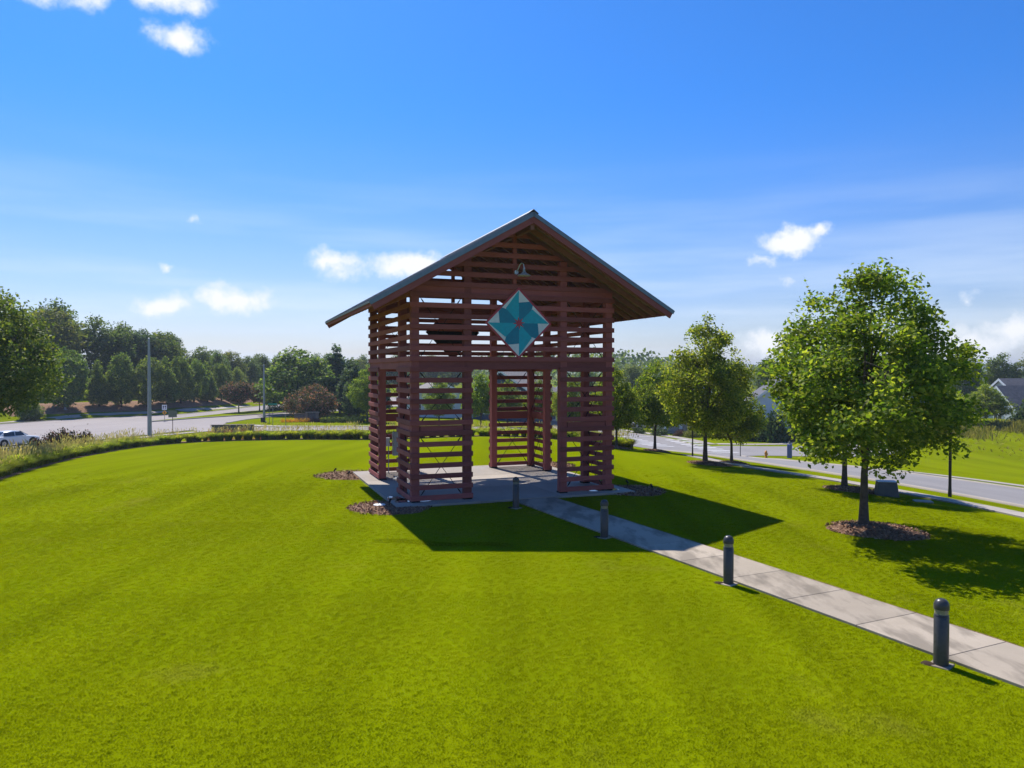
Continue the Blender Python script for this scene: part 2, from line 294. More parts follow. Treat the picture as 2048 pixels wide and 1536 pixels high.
# ------------------------------------------------------------------ mesh helpers
def mesh_np(name, v, f, smooth=False):
    """v (n,3) array, f (m,k) array of equal-sized faces"""
    v = np.asarray(v, np.float32); f = np.asarray(f, np.int32); k = f.shape[1]
    me = bpy.data.meshes.new(name); me.vertices.add(len(v)); me.vertices.foreach_set('co', v.ravel())
    me.loops.add(f.size); me.loops.foreach_set('vertex_index', f.ravel())
    me.polygons.add(len(f)); me.polygons.foreach_set('loop_start', np.arange(0, f.size, k, dtype=np.int32)); me.polygons.foreach_set('loop_total', np.full(len(f), k, np.int32))
    me.update(calc_edges=True); me.validate()
    if smooth: me.polygons.foreach_set('use_smooth', np.ones(len(f), bool))
    return me
class MB:
    """collects shapes into one mesh"""
    def __init__(s): s.v = []; s.f = []
    def add(s, v, f):
        o = len(s.v); s.v += [tuple(p) for p in v]; s.f += [tuple(i+o for i in q) for q in f]; return s
    def box(s, c, d, rz=0.):
        hx, hy, hz = d[0]/2, d[1]/2, d[2]/2; cs, sn = math.cos(rz), math.sin(rz); v = []
        for z in (-hz, hz):
            for x, y in ((-hx, -hy), (hx, -hy), (hx, hy), (-hx, hy)): v.append((c[0]+x*cs-y*sn, c[1]+x*sn+y*cs, c[2]+z))
        return s.add(v, [(0, 3, 2, 1), (4, 5, 6, 7), (0, 1, 5, 4), (1, 2, 6, 5), (2, 3, 7, 6), (3, 0, 4, 7)])
    def prism(s, poly, axis_a, axis_b, axis_n, o, t):
        """poly in (a,b) plane, extruded by t along n from origin o"""
        A, B, N, O = map(Vector, (axis_a, axis_b, axis_n, o)); n = len(poly)
        v = [O+A*p[0]+B*p[1] for p in poly]+[O+A*p[0]+B*p[1]+N*t for p in poly]
        return s.add(v, [tuple(range(n))[::-1], tuple(range(n, 2*n))]+[(i, (i+1) % n, n+(i+1) % n, n+i) for i in range(n)])
    def tube(s, pts, rad, n=8, cap=True):
        pts = [Vector(p) for p in pts]; rad = rad if isinstance(rad, (list, tuple)) else [rad]*len(pts); vs = []; fs = []
        for i, p in enumerate(pts):
            d = (pts[min(i+1, len(pts)-1)]-pts[max(i-1, 0)]).normalized()
            u = d.cross(Vector((0, 0, 1))) if abs(d.z) < .95 else d.cross(Vector((1, 0, 0)))
            u.normalize(); w = d.cross(u)
            for k in range(n):
                a = 2*math.pi*k/n; vs.append(p+(u*math.cos(a)+w*math.sin(a))*rad[i])
        for i in range(len(pts)-1):
            for k in range(n): fs.append((i*n+k, i*n+(k+1) % n, (i+1)*n+(k+1) % n, (i+1)*n+k))
        if cap: fs += [tuple(range(n)), tuple(range((len(pts)-1)*n, len(pts)*n))[::-1]]
        return s.add(vs, fs)
    def lathe(s, prof, n=20, o=(0, 0, 0)):
        vs = []; fs = []
        for r, z in prof:
            for k in range(n): a = 2*math.pi*k/n; vs.append((o[0]+r*math.cos(a), o[1]+r*math.sin(a), o[2]+z))
        for i in range(len(prof)-1):
            for k in range(n): fs.append((i*n+k, i*n+(k+1) % n, (i+1)*n+(k+1) % n, (i+1)*n+k))
        fs += [tuple(range(n))[::-1], tuple(range((len(prof)-1)*n, len(prof)*n))]
        return s.add(vs, fs)
    def mesh(s, name, smooth=False, bev=0.):
        me = bpy.data.meshes.new(name); me.from_pydata(s.v, [], s.f)
        bm = bmesh.new(); bm.from_mesh(me); bmesh.ops.recalc_face_normals(bm, faces=bm.faces)
        if bev: bmesh.ops.bevel(bm, geom=list(bm.edges), offset=bev, segments=1, affect='EDGES')
        bm.to_mesh(me); bm.free()
        if smooth: me.shade_smooth() if hasattr(me, 'shade_smooth') else None
        return me
def obj(name, me, mat, parent=None, loc=(0, 0, 0), rz=0., rot=None, scale=None):
    if isinstance(me, MB): me = me.mesh(name)
    if mat is not None and not me.materials: me.materials.append(M[mat] if isinstance(mat, str) else mat)
    o = bpy.data.objects.new(name, me); COL.objects.link(o); o.location = loc
    o.rotation_euler = rot if rot is not None else (0, 0, rz)
    if scale: o.scale = scale if isinstance(scale, (tuple, list)) else (scale,)*3
    if parent: o.parent = parent
    return o
def tag(o, label=None, cat=None, group=None, kind=None):
    if label: o['label'] = label
    if cat: o['category'] = cat
    if group: o['group'] = group
    if kind: o['kind'] = kind
    return o
def thing(name, label, cat, loc=(0, 0, 0), rz=0., group=None):
    o = bpy.data.objects.new(name, None); COL.objects.link(o); o.location = loc; o.rotation_euler = (0, 0, rz); o.empty_display_size = .2
    return tag(o, label, cat, group)
def copy_tree(o, parent=None):
    c = o.copy(); COL.objects.link(c); c.parent = parent
    for ch in list(o.children): copy_tree(ch, c)
    return c
def struct(name, me, mat, parent=None):
    return tag(obj(name, me, mat, parent), kind='structure')
def smooth_by_angle(o, ang=40):
    me = o.data; me.polygons.foreach_set('use_smooth', np.ones(len(me.polygons), bool))
    try: me.set_sharp_from_angle(angle=R(ang))
    except Exception: pass
    return o

# ------------------------------------------------------------------ ground and roads
def axis(lo, hi, fine_lo, fine_hi, step, grow=1.12):
    a = list(np.arange(fine_lo, fine_hi+1e-6, step)); s = step
    while a[-1] < hi: s *= grow; a.append(a[-1]+s)
    s = step
    while a[0] > lo: s *= grow; a.insert(0, a[0]-s)
    return np.array(a)
ax = axis(-3500, 3500, -42, 46, .9); ay = axis(-300, 4500, 4, 100, .9)
GX, GY = np.meshgrid(ax, ay); gv = np.stack([GX.ravel(), GY.ravel(), zt(GX, GY).ravel()], 1)
nx, ny = len(ax), len(ay); ii = (np.arange(ny-1)[:, None]*nx+np.arange(nx-1)).ravel()
struct('lawn', mesh_np('lawn', gv, np.stack([ii, ii+1, ii+nx+1, ii+nx], 1), True), 'turf')

def resample(pl, step):
    pl = np.array(pl, float); seg = np.hypot(*np.diff(pl, axis=0).T); s = np.r_[0, np.cumsum(seg)]
    n = max(2, int(s[-1]/step)+1); t = np.linspace(0, s[-1], n)
    # smooth with Catmull-Rom style cubic through the points
    d = np.gradient(pl, s, axis=0); out = []
    for q in t:
        i = min(np.searchsorted(s, q, 'right')-1, len(pl)-2); h = s[i+1]-s[i]; u = (q-s[i])/h
        h00, h10, h01, h11 = 2*u**3-3*u**2+1, u**3-2*u**2+u, -2*u**3+3*u**2, u**3-u**2
        out.append(h00*pl[i]+h10*h*d[i]+h01*pl[i+1]+h11*h*d[i+1])
    return np.array(out)
def strip(a, b, n_along, n_across, lift, thick=0.):
    """draped sheet between two polylines"""
    def rs(p):
        p = resample(p, .5); s = np.r_[0, np.cumsum(np.hypot(*np.diff(p, axis=0).T))]; t = np.linspace(0, s[-1], n_along)
        return np.stack([np.interp(t, s, p[:, 0]), np.interp(t, s, p[:, 1])], 1)
    A, B = rs(a), rs(b); w = np.linspace(0, 1, n_across)[None, :, None]
    P = A[:, None]*(1-w)+B[:, None]*w; Zp = zt(P[..., 0], P[..., 1])+lift
    v = np.concatenate([P, Zp[..., None]], 2).reshape(-1, 3)
    i = (np.arange(n_along-1)[:, None]*n_across+np.arange(n_across-1)).ravel()
    f = np.stack([i, i+1, i+n_across+1, i+n_across], 1)
    return v, f
def ribbon(pl, off0, off1, lift, thick, step=1.0):
    """kerb / pavement: a solid ribbon running along a polyline, offset sideways"""
    p = resample(pl, step); t = np.gradient(p, axis=0); t /= np.hypot(*t.T)[:, None]; nrm = np.stack([t[:, 1], -t[:, 0]], 1)
    a, b = p+nrm*off0, p+nrm*off1; n = len(p)
    za, zb = zt(a[:, 0], a[:, 1])+lift, zt(b[:, 0], b[:, 1])+lift
    v = np.concatenate([np.c_[a, za-thick], np.c_[a, za], np.c_[b, zb], np.c_[b, zb-thick]]); i = np.arange(n-1)
    f = np.concatenate([np.stack([i+k*n, i+1+k*n, i+1+((k+1) % 4)*n, i+((k+1) % 4)*n], 1) for k in range(4)])
    return mesh_np('ribbon', v, f)

# the street that bends round the lawn on the right
st_near = [(23.2, 14), (21.6, 22), (20.0, 29.2), (18.5, 35.5), (17.0, 41), (15.6, 48), (14.6, 56), (13.8, 64), (13.0, 72), (11.9, 82), (10.2, 95), (6, 112), (0, 130)]
st_far = [(35, 20), (31.5, 30), (28.4, 41.2), (25.8, 49.4), (23.6, 57), (22.2, 64), (21.9, 71), (22.0, 80), (21.6, 88), (20.4, 100), (16.6, 110), (11, 122), (6, 137)]
street = struct('street', mesh_np('street', *strip(st_near, st_far, 110, 9, .035)), 'street')
br_near = [(22.05, 71.5), (25, 74.2), (30, 75.6), (38, 78), (44.5, 84), (47, 93), (48, 112)]; br_far = [(21.75, 86.5), (26, 88.5), (31.5, 88.6), (35.5, 90), (38, 94.5), (39, 101), (39.5, 112)]
struct('side_street', mesh_np('side_street', *strip(br_near, br_far, 60, 7, .031)), 'street')
en_near = [(-39, 90), (-34, 88.5), (-26, 87.5), (-16, 87), (-5, 87), (12, 88)]; en_far = [(-39.4, 100.4), (-34, 96.6), (-26, 94.9), (-16, 94), (-5, 94.3), (11, 96)]
struct('entrance_road', mesh_np('entrance_road', *strip(en_near, en_far, 50, 6, .03)), 'road')
mr_near = [(-60, 30), (-52, 50), (-44.8, 68), (-42.5, 75), (-40.8, 83), (-38.9, 91), (-39.3, 100), (-40.4, 106), (-40.4, 114), (-38.1, 123), (-33, 137), (-24, 158), (-12, 185)]
mr_far = [(-92, 60), (-80, 85), (-72, 105), (-67.5, 116), (-62, 123), (-57.5, 129), (-56, 136), (-55.2, 145), (-54.5, 155), (-53, 165), (-48, 180), (-42, 195), (-34, 215)]
struct('main_road', mesh_np('main_road', *strip(mr_near, mr_far, 120, 14, .034)), 'road')
md = [(-52.8, 108.2), (-48.8, 117.6), (-45.2, 124.5), (-42.4, 130), (-36, 143), (-28, 160)], [(-52.9, 108.4), (-51.4, 118.5), (-50.2, 127), (-48.6, 135), (-45, 147), (-38, 166)]
struct('median_island', mesh_np('median_island', *strip(md[0], md[1], 60, 6, .17)), 'turf')
struct('median_kerb', ribbon(md[0], -.05, .2, .175, .3), 'walkc'); struct('median_kerb', ribbon(md[1], -.2, .05, .175, .3), 'walkc')
struct('kerb', ribbon(st_near, -.32, .0, .10, .25), 'walkc'); struct('kerb', ribbon(st_far[:7], .0, .32, .10, .25), 'walkc'); struct('kerb', ribbon(st_far[8:], .0, .32, .10, .25), 'walkc')
struct('kerb', ribbon(mr_far, .0, .35, .10, .25), 'walkc'); struct('kerb', ribbon(mr_near[:6], -.35, .0, .10, .25), 'walkc'); struct('kerb', ribbon(mr_near[7:], -.35, .0, .10, .25), 'walkc')
struct('kerb', ribbon(en_far[1:], -.3, .0, .10, .25), 'walkc')
def walk(name, pl, w, n_joint):
    """pavement laid in separate concrete bays"""
    root = tag(bpy.data.objects.new(name, None), kind='structure'); COL.objects.link(root)
    p = resample(pl, n_joint)
    for i in range(len(p)-1):
        a, b = p[i], p[i+1]; d = (b-a)/np.hypot(*(b-a)); nn = np.array([d[1], -d[0]])*w/2; g = d*.012
        q = [a+g-nn, a+g+nn, b-g+nn, b-g-nn]; z = [Z(*r) for r in q]
        mb = MB(); mb.add([(r[0], r[1], k+.05) for r, k in zip(q, z)]+[(r[0], r[1], k-.1) for r, k in zip(q, z)], [(0, 1, 2, 3), (0, 4, 5, 1), (1, 5, 6, 2), (2, 6, 7, 3), (3, 7, 4, 0)])
        obj('paving_slab', mb, 'walkc', root)
    return root
walk('pavement', [(17.6, 14), (17.9, 20), (17.75, 25.3), (17.2, 27.7), (16.2, 30.6), (15.3, 33.6), (14.3, 36), (13.1, 38), (12.2, 42), (11.9, 50)], 1.25, 1.5)
walk('pavement', [(37, 24), (33.6, 36), (31.2, 44), (28.4, 52), (26.3, 59), (25.2, 65), (24.4, 69.2)], 1.5, 3.0)
walk('pavement', [(25.2, 91.3), (30, 91.2), (33.5, 92), (36, 96)], 1.6, 4.0); walk('pavement', [(24.2, 90.5), (22.6, 101), (18.6, 111.5), (13, 123)], 1.6, 4.0)
walk('pavement', [(-36.2, 101.2), (-33, 98.6), (-26, 96.7), (-16, 96), (-6, 96.2)], 1.6, 4.0)
walk('pavement', [(-35.5, 92), (-38.4, 83.3), (-40.1, 75.2), (-42.3, 68), (-46, 58)], 1.5, 4.0)
walk('pavement', [(-75.5, 104), (-70.2, 118), (-64.4, 125.5), (-59.6, 131.5), (-58.3, 140), (-57.4, 150), (-56.4, 160)], 1.6, 5.0)
struct('mulch_bank', mesh_np('mulch_bank', *strip([(-76, 113), (-69.5, 121.5), (-63, 129), (-60.3, 134), (-59.6, 145), (-58.6, 160), (-56, 172)], [(-85, 119), (-76, 130), (-69, 138), (-66, 143), (-65.5, 150), (-65, 163), (-63, 175)], 50, 6, .05)), 'mulch')
def stripe(parent, pts):
    z = [Z(*q)+.052 for q in pts]; mb = MB(); mb.add([(q[0], q[1], k) for q, k in zip(pts, z)]+[(q[0], q[1], k-.01) for q, k in zip(pts, z)], [(0, 1, 2, 3), (0, 4, 5, 1), (1, 5, 6, 2), (2, 6, 7, 3), (3, 7, 4, 0)])
    return obj('painted_stripe', mb, 'paint', parent)
def crosswalk(p0, p1, d, n, ln, wd):
    d = np.array(d)/np.hypot(*d); e = np.array([d[1], -d[0]])
    for i in range(n):
        c = np.array(p0)+(np.array(p1)-np.array(p0))*(i+.5)/n
        stripe(street, [c-d*ln/2-e*wd/2, c+d*ln/2-e*wd/2, c+d*ln/2+e*wd/2, c-d*ln/2+e*wd/2])
crosswalk((17.2, 84), (14.6, 102), (.98, .12), 8, 3.0, .75)
crosswalk((22.3, 76.5), (21.4, 98), (.97, .2), 9, 3.0, .8)
for q in ([(14.4, 73.2), (20.8, 73.6), (20.8, 74.05), (14.4, 73.65)], [(14.1, 66.4), (17.6, 66.7), (17.6, 67.1), (14.1, 66.8)], [(12.6, 101), (19, 102), (19, 102.4), (12.6, 101.4)]): stripe(street, q)

# ------------------------------------------------------------------ pavilion
PX, PY, YAW, PW, PL = -3.393, 24.852, .3657, 7.69, 7.84
cY, sY = math.cos(YAW), math.sin(YAW)
def loc2w(a, b): return (PX+a*cY-b*sY, PY+a*sY+b*cY)
def w2loc(x, y): return ((x-PX)*cY+(y-PY)*sY, -(x-PX)*sY+(y-PY)*cY)
SLAB_T = .07
pav = thing('pavilion', 'dark red slatted timber pavilion with open doorways and grey gabled metal roof', 'pavilion', (PX, PY, SLAB_T), YAW)
_bc = {}
def bar(name, c, d, mat, parent=pav, rot=(0, 0, 0), bev=.006, key=None):
    """a timber: local X is the long axis so the grain follows it"""
    k = (name, tuple(round(q, 3) for q in d), mat)
    if k not in _bc: _bc[k] = MB().box((0, 0, 0), d).mesh(name, bev=bev)
    return obj(name, _bc[k], mat, parent, c, rot=rot)
rnd = random.Random(5)
SP, ZB, BH, BT = .3616, .135, .168, .05
def zc(k): return ZB+SP*k
LEG = 2.2
RZ = (0, 0, math.pi/2)
def jit(): return rnd.uniform(-.004, .004)
OS, OF, OB = 1.63, 1.47, 1.60
ZE, ZA = 6.57, 9.70; SL = (ZA-ZE)/(PW/2+OS)
def roof_top(a): return ZE+SL*(a+OS) if a <= PW/2 else ZE+SL*(PW+OS-a)
UND = .30                                                 # roof build-up, measured upright
# wall boards, four faces
for k in range(0, 13):
    for a0, a1 in ((0, LEG), (PW-LEG, PW)):
        for bb in (BT/2, PL-BT/2):
            bar('board', ((a0+a1)/2+jit(), bb, zc(k)+jit()), (LEG, BT, BH), 'wood', rot=(jit(), 0, 0))
    for b0, b1 in ((BT+.004, LEG), (PL-LEG, PL-BT-.004)):
        for aa in (BT/2, PW-BT/2):
            bar('board', (aa, (b0+b1)/2+jit(), zc(k)+jit()), (LEG-BT-.004, BT, BH), 'wood', rot=(0, jit(), math.pi/2))
for k in range(13, 20):
    for bb in (BT/2, PL-BT/2): bar('board', (PW/2+jit(), bb, zc(k)+jit()), (PW, BT, BH), 'wood', rot=(0, 0, 0))
    for aa in (BT/2, PW-BT/2): bar('board', (aa, PL/2, zc(k)+jit()), (PL-2*BT-.008, BT, BH), 'wood', rot=RZ)
k = 20
while True:
    z0, z1 = zc(k)-BH/2, zc(k)+BH/2
    def aa(z): return (z+UND-ZE)/SL-OS
    l0, l1 = max(0, aa(z0)), max(0, aa(z1))
    if PW/2-l1 < .12: break
    for b0 in (0., PL-BT):
        mb = MB(); mb.prism([(l0, z0-zc(k)), (PW-l0, z0-zc(k)), (PW-l1, z1-zc(k)), (l1, z1-zc(k))], (1, 0, 0), (0, 0, 1), (0, 1, 0), (-PW/2, 0, 0), BT)
        obj('board', mb, 'wood', pav, (PW/2, b0, zc(k)))
    k += 1
# posts
PS = .27
def post_top(a): return roof_top(a)-UND-.02
for a in (.055+PS/2, LEG-PS/2-.03, PW-LEG+PS/2+.03, PW-.055-PS/2):
    for b in (.055+PS/2, LEG-PS/2-.03, PL-LEG+PS/2+.03, PL-.055-PS/2):
        ia = min(a, PW-a) > .5; ib = min(b, PL-b) > .5
        if ia and ib: continue
        h = post_top(a) if ia else roof_top(.055)-UND-.02
        bar('post', (a, b, h/2+.001), (h, PS, PS), 'wood', rot=(0, -math.pi/2, 0), bev=.012)
        mb = MB().box((0, 0, 0), (PS+.03, PS+.03, .05)); obj('post_base', mb, 'steel', pav, (a, b, .026))
for b in (.055+.07, PL-.055-.07):
    hh = ZA-UND-zc(20)-.1; bar('king_post', (PW/2-.08, b, zc(20)+.1+hh/2), (hh, .14, .14), 'wood', rot=(0, -math.pi/2, 0))
# lintels, mid rails and eave beams set behind the boards
def beam(z0, z1, sides=True, only_leg=False, inset=.075, t=.16):
    h = z1-z0; zc_ = (z0+z1)/2
    spans = ((0.36, LEG-.33), (PW-LEG+.33, PW-.36)) if only_leg else ((.06, PW-.06),)
    for a0, a1 in spans:
        for b in (inset+t/2, PL-inset-t/2): bar('beam', ((a0+a1)/2, b, zc_), (a1-a0, t, h), 'wood')
    spans = ((0.36, LEG-.33), (PL-LEG+.33, PL-.36)) if only_leg else ((.26, PL-.26),)
    for b0, b1 in spans:
        for a in (inset+t/2, PW-inset-t/2): bar('beam', (a, (b0+b1)/2, zc_+.003), (b1-b0, t, h-.008), 'wood', rot=RZ)
beam(4.475, 4.755, inset=.056); beam(2.29, 2.56, only_leg=True, inset=.056); beam(7.04, 7.32, inset=.056)
# cross bracing rods inside the leg panels
def rod(p, q):
    mb = MB().tube([p, q], .011, 6); o = obj('brace_rod', mb, 'steel', pav)
    d = (Vector(q)-Vector(p)); 
    for t in (.10, .9):
        c = Vector(p)+d*t; e = d.normalized()*.10; obj('turnbuckle', MB().tube([c-e, c-e*.4, c+e*.4, c+e], [.012, .022, .022, .012], 6), 'steel', o)
for z0, z1 in ((.10, 2.25), (2.60, 4.44)):
    for a0, a1 in ((.33, LEG-.3), (PW-LEG+.3, PW-.33)):
        for b in (.2, PL-.2): rod((a0, b, z0), (a1, b+.03, z1)); rod((a1, b-.03, z0), (a0, b, z1))
    for b0, b1 in ((.33, LEG-.3), (PL-LEG+.3, PL-.33)):
        for a in (.2, PW-.2): rod((a, b0, z0), (a+.03, b1, z1)); rod((a-.03, b1, z0), (a, b0, z1))
for a0, a1 in ((.33, LEG-.3), (PW-LEG+.3, PW-.33)):
    for b in (.2, PL-.2): rod((a0, b, 4.80), (a1, b+.03, 7.0)); rod((a1, b-.03, 4.80), (a0, b, 7.0))
# roof
run = PW/2+OS; rise = ZA-ZE; LEN = math.hypot(run, rise); ANG = math.atan2(rise, run); DEP = PL+OF+OB; CB = (PL+OB-OF)/2
for s in (-1, 1):
    def at(d, n):                                         # d: distance down the slope from the ridge, n: normal offset
        return (PW/2+s*(d*math.cos(ANG)+n*math.sin(ANG)), ZA-d*math.sin(ANG)+n*math.cos(ANG))
    rt = (0, s*ANG, 0)
    x, z = at(LEN/2, -.02); rp = bar('roof_panel', (x, CB, z), (LEN-.004, DEP, .035), 'roofm', rot=rt, bev=.003)
    n_s = 26
    if ('seam',) not in _bc: _bc[('seam',)] = MB().box((0, 0, 0), (LEN-.06, .025, .035)).mesh('standing_seam')
    for i in range(n_s): obj('standing_seam', _bc[('seam',)], 'roofm', rp, (0, -DEP/2+.05+(DEP-.1)*i/(n_s-1), .0355))
    # sheathing boards running along the ridge, then rafters below
    nb = 22
    for i in range(nb):
        d = (i+.5)*(LEN-.05)/nb; x, z = at(d, -.052)
        bar('sheathing_board', (x, CB, z), (DEP-.12, (LEN-.05)/nb-.006, .022), 'deck', rot=(Matrix.Rotation(s*ANG, 3, 'Y') @ Matrix.Rotation(math.pi/2, 3, 'Z')).to_euler(), bev=.002)
    nr = 17
    for i in range(nr):
        b = -OF+.42+(DEP-.84)*i/(nr-1); x, z = at(LEN/2+.04, -.063-.085); bar('rafter', (x, b, z), (LEN-.22, .06, .165), 'rafter', rot=rt)
    for b in (-OF+.035, PL+OB-.035):
        x, z = at(LEN/2, -.045-.14); bar('rake_board', (x, b, z), (LEN-.04, .06, .26), 'wood', rot=rt)
    for b in (-OF-.012, PL+OB+.012):
        x, z = at(LEN/2, -.062); bar('rake_trim', (x, b, z), (LEN+.01, .022, .13), 'trim', rot=rt, bev=.002)
    x, z = at(LEN-.05, -.125); bar('fascia_board', (x, CB, z), (DEP-.16, .035, .12), 'wood', rot=RZ)
    x, z = at(LEN-.012, -.03); bar('drip_edge', (x, CB, z), (DEP-.02, .02, .06), 'roofm', rot=RZ, bev=.002)
bar('ridge_beam', (PW/2, CB, ZA-.42), (DEP-.2, .14, .30), 'rafter', rot=RZ)
obj('ridge_cap', MB().prism([(-.18, -.18*SL+.02), (0, .045), (.18, -.18*SL+.02), (.18, -.18*SL+.045), (0, .075), (-.18, -.18*SL+.045)], (1, 0, 0), (0, 0, 1), (0, 1, 0), (0, 0, 0), DEP), 'roofm', pav, (PW/2, -OF, ZA+.03))

# concrete slab in bays with open joints
slab = tag(bpy.data.objects.new('concrete_slab', None), kind='structure'); COL.objects.link(slab); slab.location = (PX, PY, 0); slab.rotation_euler = (0, 0, YAW)
ga = [-.58, 2.35, 5.35, 8.32]; gb = [-.48, 2.5, 5.5, 8.6]
for i in range(3):
    for j in range(3):
        mb = MB().box((0, 0, 0), (ga[i+1]-ga[i]-.012, gb[j+1]-gb[j]-.012, .3)); me = mb.mesh('slab_bay', bev=.006)
        obj('slab_bay', me, 'slabc', slab, ((ga[i]+ga[i+1])/2, (gb[j]+gb[j+1])/2, SLAB_T-.15))
def blob_disc(name, cx, cy, r, mat, zoff, mound=0., n=48, seed=0, wob=.08, rings=6, skirt=.05):
    rg = np.random.RandomState(seed); ph = rg.rand(4)*6.28; v = []; f = []
    for j in range(rings+1):
        t = j/rings
        for i in range(n):
            a = 2*math.pi*i/n; rr = r*t*(1+wob*(math.sin(2*a+ph[0])+.6*math.sin(3*a+ph[1])+.35*math.sin(7*a+ph[2])))
            x, y = cx+rr*math.cos(a), cy+rr*math.sin(a)
            v.append((x, y, Z(x, y)+zoff+mound*(1-t*t)+(rg.rand()-.5)*mound*.25*(t < 1)-(skirt if j == rings else 0)))
    for j in range(rings):
        for i in range(n): f.append((j*n+i, j*n+(i+1) % n, (j+1)*n+(i+1) % n, (j+1)*n+i))
    return struct(name, mesh_np(name, v, np.array(f), True), mat)
def puddle(a, b, ra, rb, seed):
    rg = np.random.RandomState(seed); n = 40; v = [(a, b, 0)]
    for i in range(n):
        t = 2*math.pi*i/n; k = 1+.22*math.sin(2*t+rg.rand()*.3+seed)+.14*math.sin(5*t+seed*2)
        v.append((a+ra*k*math.cos(t), b+rb*k*math.sin(t), 0))
    me = bpy.data.meshes.new('puddle'); me.from_pydata(v, [], [(0, i+1, (i+1) % n+1) for i in range(n)])
    o = tag(obj('puddle', me, 'water', None, (PX, PY, SLAB_T+.004), YAW), kind='structure'); return o
puddle(.45, .65, .75, .55, 1); puddle(-.28, 1.1, .22, .55, 2); puddle(7.2, .35, .75, .4, 3); puddle(1.1, 5.9, .5, .35, 5)
beds = []; BEDS = []
for (a, b, r, sd) in ((-.75, -.15, 1.35, 1), (-.75, 8.1, 1.5, 2), (8.45, .05, 1.25, 3), (8.5, 8.2, 1.4, 4)):
    x, y = loc2w(a, b); beds.append((x, y, r)); BEDS.append((blob_disc('mulch_bed', x, y, r, 'mulch', .02, .03, seed=sd), x, y, r))
_chip = np.random.RandomState(21)
def chips(parent, cx, cy, r, n, mound):
    a = _chip.rand(n)*6.283; q = r*np.sqrt(_chip.rand(n))*1.03; x, y = cx+q*np.cos(a), cy+q*np.sin(a)
    if mound < .05:
        la, lb = w2loc(x, y); k = ~((la > ga[0]-.03) & (la < ga[-1]+.03) & (lb > gb[0]-.03) & (lb < gb[-1]+.03)); x, y, q = x[k], y[k], q[k]
    z = zt(x, y)+.035+mound*(1-np.minimum(1, q/r)**2); v, f = leaf_quads(np.stack([x, y, z], 1), np.tile(np.array([[0, 0, 1.]]), (len(x), 1)), 1.6, _chip, .05, .13, .45, .05)
    tag(obj('bark_chip', mesh_np('bark_chip', v, f), 'chip', parent), kind='stuff')
# small uplights standing in the beds
def uplight(x, y, yaw, lab):
    t = thing('spotlight', lab, 'spotlight', (x, y, Z(x, y)+.03), yaw, 'uplights in the mulch beds'); t.scale = (.62,)*3
    obj('stake', MB().tube([(0, 0, -.05), (0, 0, .26)], .016, 8), 'steel', t); obj('lamp_head', MB().tube([(-.05, 0, .22), (.0, 0, .28), (.10, 0, .40)], [.045, .055, .065], 12), 'steel', t)
    obj('lamp_lens', MB().tube([(.10, 0, .40), (.105, 0, .406)], [.055, .055], 12), 'lens', t)
UA, UB = 'small black spotlight on a stake in the mulch bed nearest the electrical cabinet', 'small black spotlight in the mulch bed at the slab corner facing the maples'
for (a, b, yw, lab) in ((-1.35, 8.55, 0, UA), (-.95, 7.3, .3, UA), (-.72, -.1, .9, 'small black spotlight on a stake beside the round white utility cover'), (8.75, .85, 2.2, UB), (9.1, -.35, 2.0, UB), (8.8, 7.4, 2.6, 'small black spotlight on a stake behind the back leg nearest the street')):
    x, y = loc2w(a, b); uplight(x, y, yw+YAW, lab)
x, y = loc2w(-1.0, .2)
cv = tag(obj('utility_cover', MB().lathe([(.01, .03), (.17, .03), (.2, .02), (.21, -.03)], 24), 'white', None, (x, y, Z(x, y)+.045)), 'round white utility cover lying in the mulch by the slab corner', 'cover')

# ------------------------------------------------------------------ quilt squares, lamp, cabinets
def quilt(label, a, b, z, face, half):
    """painted pinwheel square hung point-up; face=-1 looks to the front, +1 to the back"""
    x, y = loc2w(a, b); t = thing('quilt_square', label, 'barn quilt', (x, y, z), YAW if face < 0 else YAW+math.pi)
    h = half
    obj('panel', MB().prism([(0, -h), (h, 0), (0, h), (-h, 0)], (1, 0, 0), (0, 0, 1), (0, 1, 0), (0, -.03, 0), .03), 'qred' if face < 0 else 'steel', t)
    def patch(name, poly, mat, d):
        obj(name, MB().prism(poly, (1, 0, 0), (0, 0, 1), (0, -1, 0), (0, -.03, 0), d), mat, t)
    g = h*.925
    patch('grey_field', [(0, -g), (g, 0), (0, g), (-g, 0)], 'qgrey', .004)
    def rot(p, q): c, s = [(1, 0), (0, 1), (-1, 0), (0, -1)][q]; return (p[0]*c-p[1]*s, p[0]*s+p[1]*c)
    for q in range(4):
        # broad light blade from the point to the hub, darker blade tucked beside it
        light = [(0, g*.985), (-.425*g, .44*g), (0, 0)]
        dark = [(-.40*g, .415*g), (-.545*g, .455*g), (-.655*g, .345*g), (-.62*g, .0), (0, 0)]
        patch('dark_blade', [rot(p, q) for p in dark][::-1], 'teal_d', .007); patch('light_blade', [rot(p, q) for p in light][::-1], 'teal_l', .010)
    star = []
    for i in range(16):
        r = g*(.20 if i % 2 == 0 else .075); an = math.pi*2*i/16+.1; star.append((r*math.cos(an), r*math.sin(an)))
    patch('red_star', star, 'qred', .013)
quilt('diamond quilt square with teal pinwheel and crimson border on the gable front', PW/2+.03, -.012, 6.17, -1, 1.255)
quilt('dark back of a second diamond quilt panel on the far gable, seen between the slats', PW/2-.05, PL+.012, 6.22, 1, 1.255)
x, y = loc2w(PW/2-.05, 0)
lamp = thing('barn_light', 'pale metal gooseneck barn light mounted high on the gable above the teal diamond', 'lamp', (x, y, 7.93), YAW)
obj('wall_plate', MB().tube([(0, .02, .02), (0, -.035, .02)], .075, 16), 'lampm', lamp)
